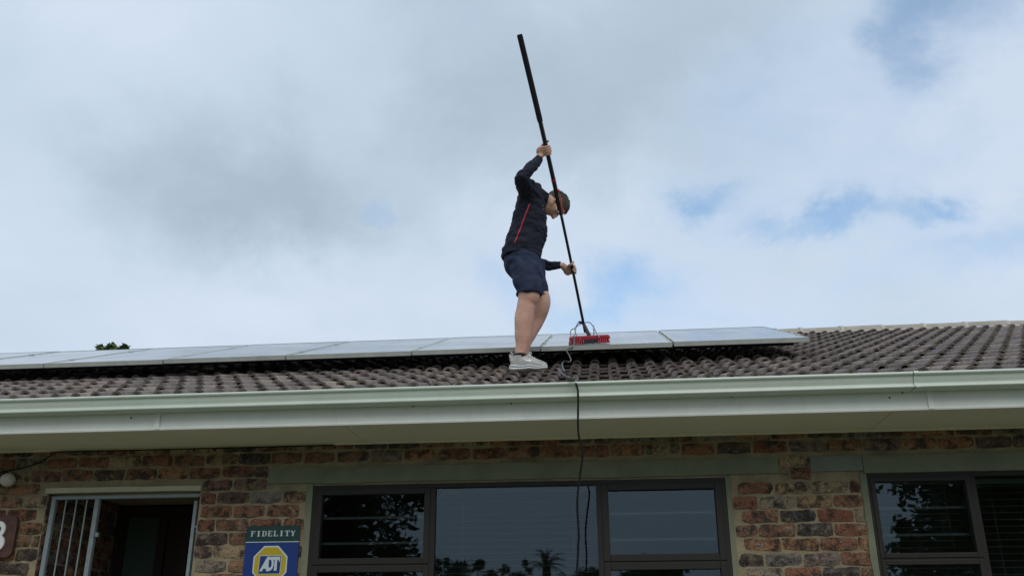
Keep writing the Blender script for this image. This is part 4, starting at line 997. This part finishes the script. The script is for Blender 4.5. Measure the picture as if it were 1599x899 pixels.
# ---------------------------------------------------------------- telescopic pole with the brush
BLK = mat('pole_black', (.010, .010, .012), .35, .5, .1, 10); GRIP = mat('foam_grip', (.012, .012, .014), .85, .3, .2, 30, .3, 120); REDC = mat('clamp_red', (.42, .012, .030), .4)
pole = empty('brush_pole', PB, 'long black telescopic pole with red clamps and a red scrubbing brush at its foot', 'pole')
def seg(name, t0, t1, r_, mt, n_=8):
    b = MB(); b.tube([pole_at(t0 + (t1 - t0) * i / n_) for i in range(n_ + 1)], r_, 14); return b.build(name, mt, pole)
seg('grip', 0.0, .262, .0215, GRIP); seg('grip_collar', .2605, .270, .0205, GRIP, 2)
seg('upper_tube', .262, .555, .0172, BLK); seg('lower_tube', .545, .985, .0112, BLK)
seg('clamp_ring', .458, .4635, .0186, REDC, 2); seg('clamp_ring', .532, .560, .0192, BLK, 2)
seg('cap', -.003, .0, .019, GRIP, 2)
b = MB(); q = pole_at(.497); b.ball(q + V((.019, -.006, 0)), .011, .012, .015, nu=10, nv=8); b.build('clamp_knob', REDC, pole)
b = MB(); b.tube([pole_at(.513) + V((.017, -.008, 0)), pole_at(.535) + V((.020, -.010, 0)), pole_at(.575) + V((.017, -.008, 0))], [.006, .0075, .004], 8); b.build('clamp_lever', REDC, pole)
b = MB(); b.tube([pole_at(.515) + V((.012, -.014, 0)), pole_at(.545) + V((.015, -.016, 0)), pole_at(.57) + V((.012, -.014, 0))], [.003, .0035, .002], 6); b.build('clamp_pin', mat('pale_pink', (.55, .25, .25), .5), pole)
# brush: block lying across the lower edge of the panel, bristles down
bx = (P3(.054, 6.79, 2.168) - P3(-.253, 6.79, 2.122)); bl_ = bx.length / 2; bxn = bx.normalized(); bn = un; bs = ud
bc = (P3(.054, 6.79, 2.168) + P3(-.253, 6.79, 2.122)) / 2
bc = V((bc.x, bc.y, PZ_ + EYE + (bc.y - PY) * TA)) ; bxn = (ux + ud * .16 + un * .012).normalized(); bs = bn.cross(bxn)
bc += ud * .045
BRB = mat('brush_red', (.33, .010, .022), .45); BRK = mat('brush_dark', (.030, .028, .034), .6)
ht = .024
b = MB(); b.obox(bc + bn * (ht + .020), bxn, bs, bn, bl_, .034, .012); b.obox(bc + bn * (ht + .036), bxn, bs, bn, bl_ * .96, .024, .005)
b.build('brush_block', BRB, pole, bevel=.004)
rb2 = random.Random(12)
def bristles(name, x0, x1, mt):
    b = MB(); x = x0
    while x < x1:
        for k in range(4):
            p_ = bc + bxn * x + bs * (-.030 + .02 * k); fl = bxn * rb2.uniform(-.003, .003) + bxn * (.010 * max(-1, min(1, (abs(x) - bl_ * .8) / (bl_ * .2))) * (1 if x > 0 else -1) if abs(x) > bl_ * .8 else 0) + bs * ((-.016 if k == 0 else .012 if k == 3 else 0) + rb2.uniform(-.003, .003))
            b.tube([p_ + bn * (ht + .010), p_ + bn * .022 + fl * .5, p_ + bn * .002 + fl], [.0050, .0056, .0060], 6)
        x += .0158
    tag(b.build(name, mt, pole), None, kind='stuff')
bristles('bristles', -bl_ + .010, -bl_ * .34, REDC); bristles('bristles', -bl_ * .31, bl_ * .38, BRK); bristles('bristles', bl_ * .42, bl_ - .006, REDC)
sk = bc + bn * (ht + .04)
b = MB(); b.tube([sk, sk + (pole_at(.955) - sk) * .5, pole_at(.955)], [.017, .015, .0135], 12); b.build('socket', mat('socket_grey', (.10, .10, .11), .4), pole)
b = MB(); q = pole_at(.952); b.tube([q + V((-.010, -.004, 0)), q + V((-.026, -.010, .004))], [.008, .010], 8); b.ball(q + V((-.030, -.012, .004)), .010, .010, .012, nu=8, nv=6); b.build('socket_screw', BLK, pole)
TUBEM = mat('grey_tube', (.22, .25, .28), .35); CONN = mat('connector_pale', (.50, .46, .38), .5)
def px3(x, y, Y):                              # where the sight line of the photo's pixel meets the plane at depth Y: used to measure thin tubing
    d = rt * ((x - 799.5) / 1445.6) + up * ((449.5 - y) / 1445.6) + fw; return V((0, 0, EYE)) + d * (Y / d.y)
def on_roof(x, y, n_=.050):
    d = rt * ((x - 799.5) / 1445.6) + up * ((449.5 - y) / 1445.6) + fw; e_ = V((0, 0, EYE)); return e_ + d * ((roof_pt(0, 0, n_) - e_).dot(un) / d.dot(un))
tops = [[(910.5, 501), (903, 504), (898, 512), (892, 515), (891, 522), (894, 530), (896.5, 534)], [(909, 505), (901, 509), (898, 517), (901, 525), (907, 530)],
        [(912, 504), (920, 503), (926, 509), (931, 519), (936, 527)], [(927, 512), (927.5, 520), (926.5, 528)]]
for l_ in tops:
    b = MB(); b.tube([px3(x, y, 7.10 + .02 * sin(i)) for i, (x, y) in enumerate(l_)], .0042, 8, sub=4); b.build('water_tube', TUBEM, pole)
for x, y in ((898.5, 516), (927, 511.5)):
    b = MB(); b.tube([px3(x - .2, y - 3.5, 7.085), px3(x, y + 4, 7.085)], [.007, .0055], 8); b.build('tube_joint', CONN, pole)
# ---------------------------------------------------------------- supply hose: from the brush over tiles and gutter, hanging past the window
HOSEG = mat('hose_grey', (.10, .105, .115), .4, .5, .1, 12)
hose = empty('water_hose', px3(896, 536, 7.02), 'thin hose looping from the brush over the tiles and hanging down past the middle window', 'hose')
up_path = [(896.5, 523, 7.06), (897, 534, 7.03), (895, 541, 6.97), (887, 544, 6.95), (885, 548, 6.92), (889, 555, 6.88), (891.5, 562, 6.84), (889, 565, 6.80), (882, 563.5, 6.76), (878, 567, 6.70), (879, 574, 6.58), (881.5, 579, 6.50)]
lo_path = [(871, 576, 6.52), (874, 579.5, 6.42), (880, 585, 6.28), (887, 588, 6.17), (893, 590, 6.02), (896.5, 593, 5.80), (898.5, 597, 5.60)]
b = MB(); b.tube([px3(*q) for q in up_path[:8]] + [on_roof(x, y) for x, y, _ in up_path[8:]], .0054, 8, sub=4); b.build('hose_run', HOSEG, hose)
lo_pts = [on_roof(x, y) for x, y, _ in lo_path[:5]] + [V((on_roof(896.5, 593.2).x, 5.66, Z(1.572))), px3(898.3, 597, 5.585)]
b = MB(); b.tube([on_roof(881.5, 579), on_roof(878, 579.5), on_roof(873, 577.5), lo_pts[0]], .0054, 8, sub=3); b.build('hose_run', HOSEG, hose)
b = MB(); b.tube(lo_pts, .0054, 8, sub=4); b.build('hose_run', HOSEG, hose)
hang = [(898.3, 597, 5.585), (900.5, 602, 5.563), (902.5, 612, 5.55), (902.6, 640, 5.55), (902.5, 665, 5.55), (904.5, 684, 5.55), (909.5, 703, 5.54), (909, 718, 5.54), (905.5, 742, 5.54), (902.3, 770, 5.53), (901.5, 795, 5.53), (903.5, 830, 5.52), (902.5, 860, 5.52), (901, 899, 5.51), (900, 940, 5.5)]
b = MB(); hp = [px3(*q) for q in hang]; hp += [V((hp[-1].x, 5.5, .6)), V((hp[-1].x + .05, 5.42, .06)), V((hp[-1].x + .4, 5.0, .045))]
b.tube(hp, .0062, 8, sub=4); b.build('hose_run', CAB, hose)
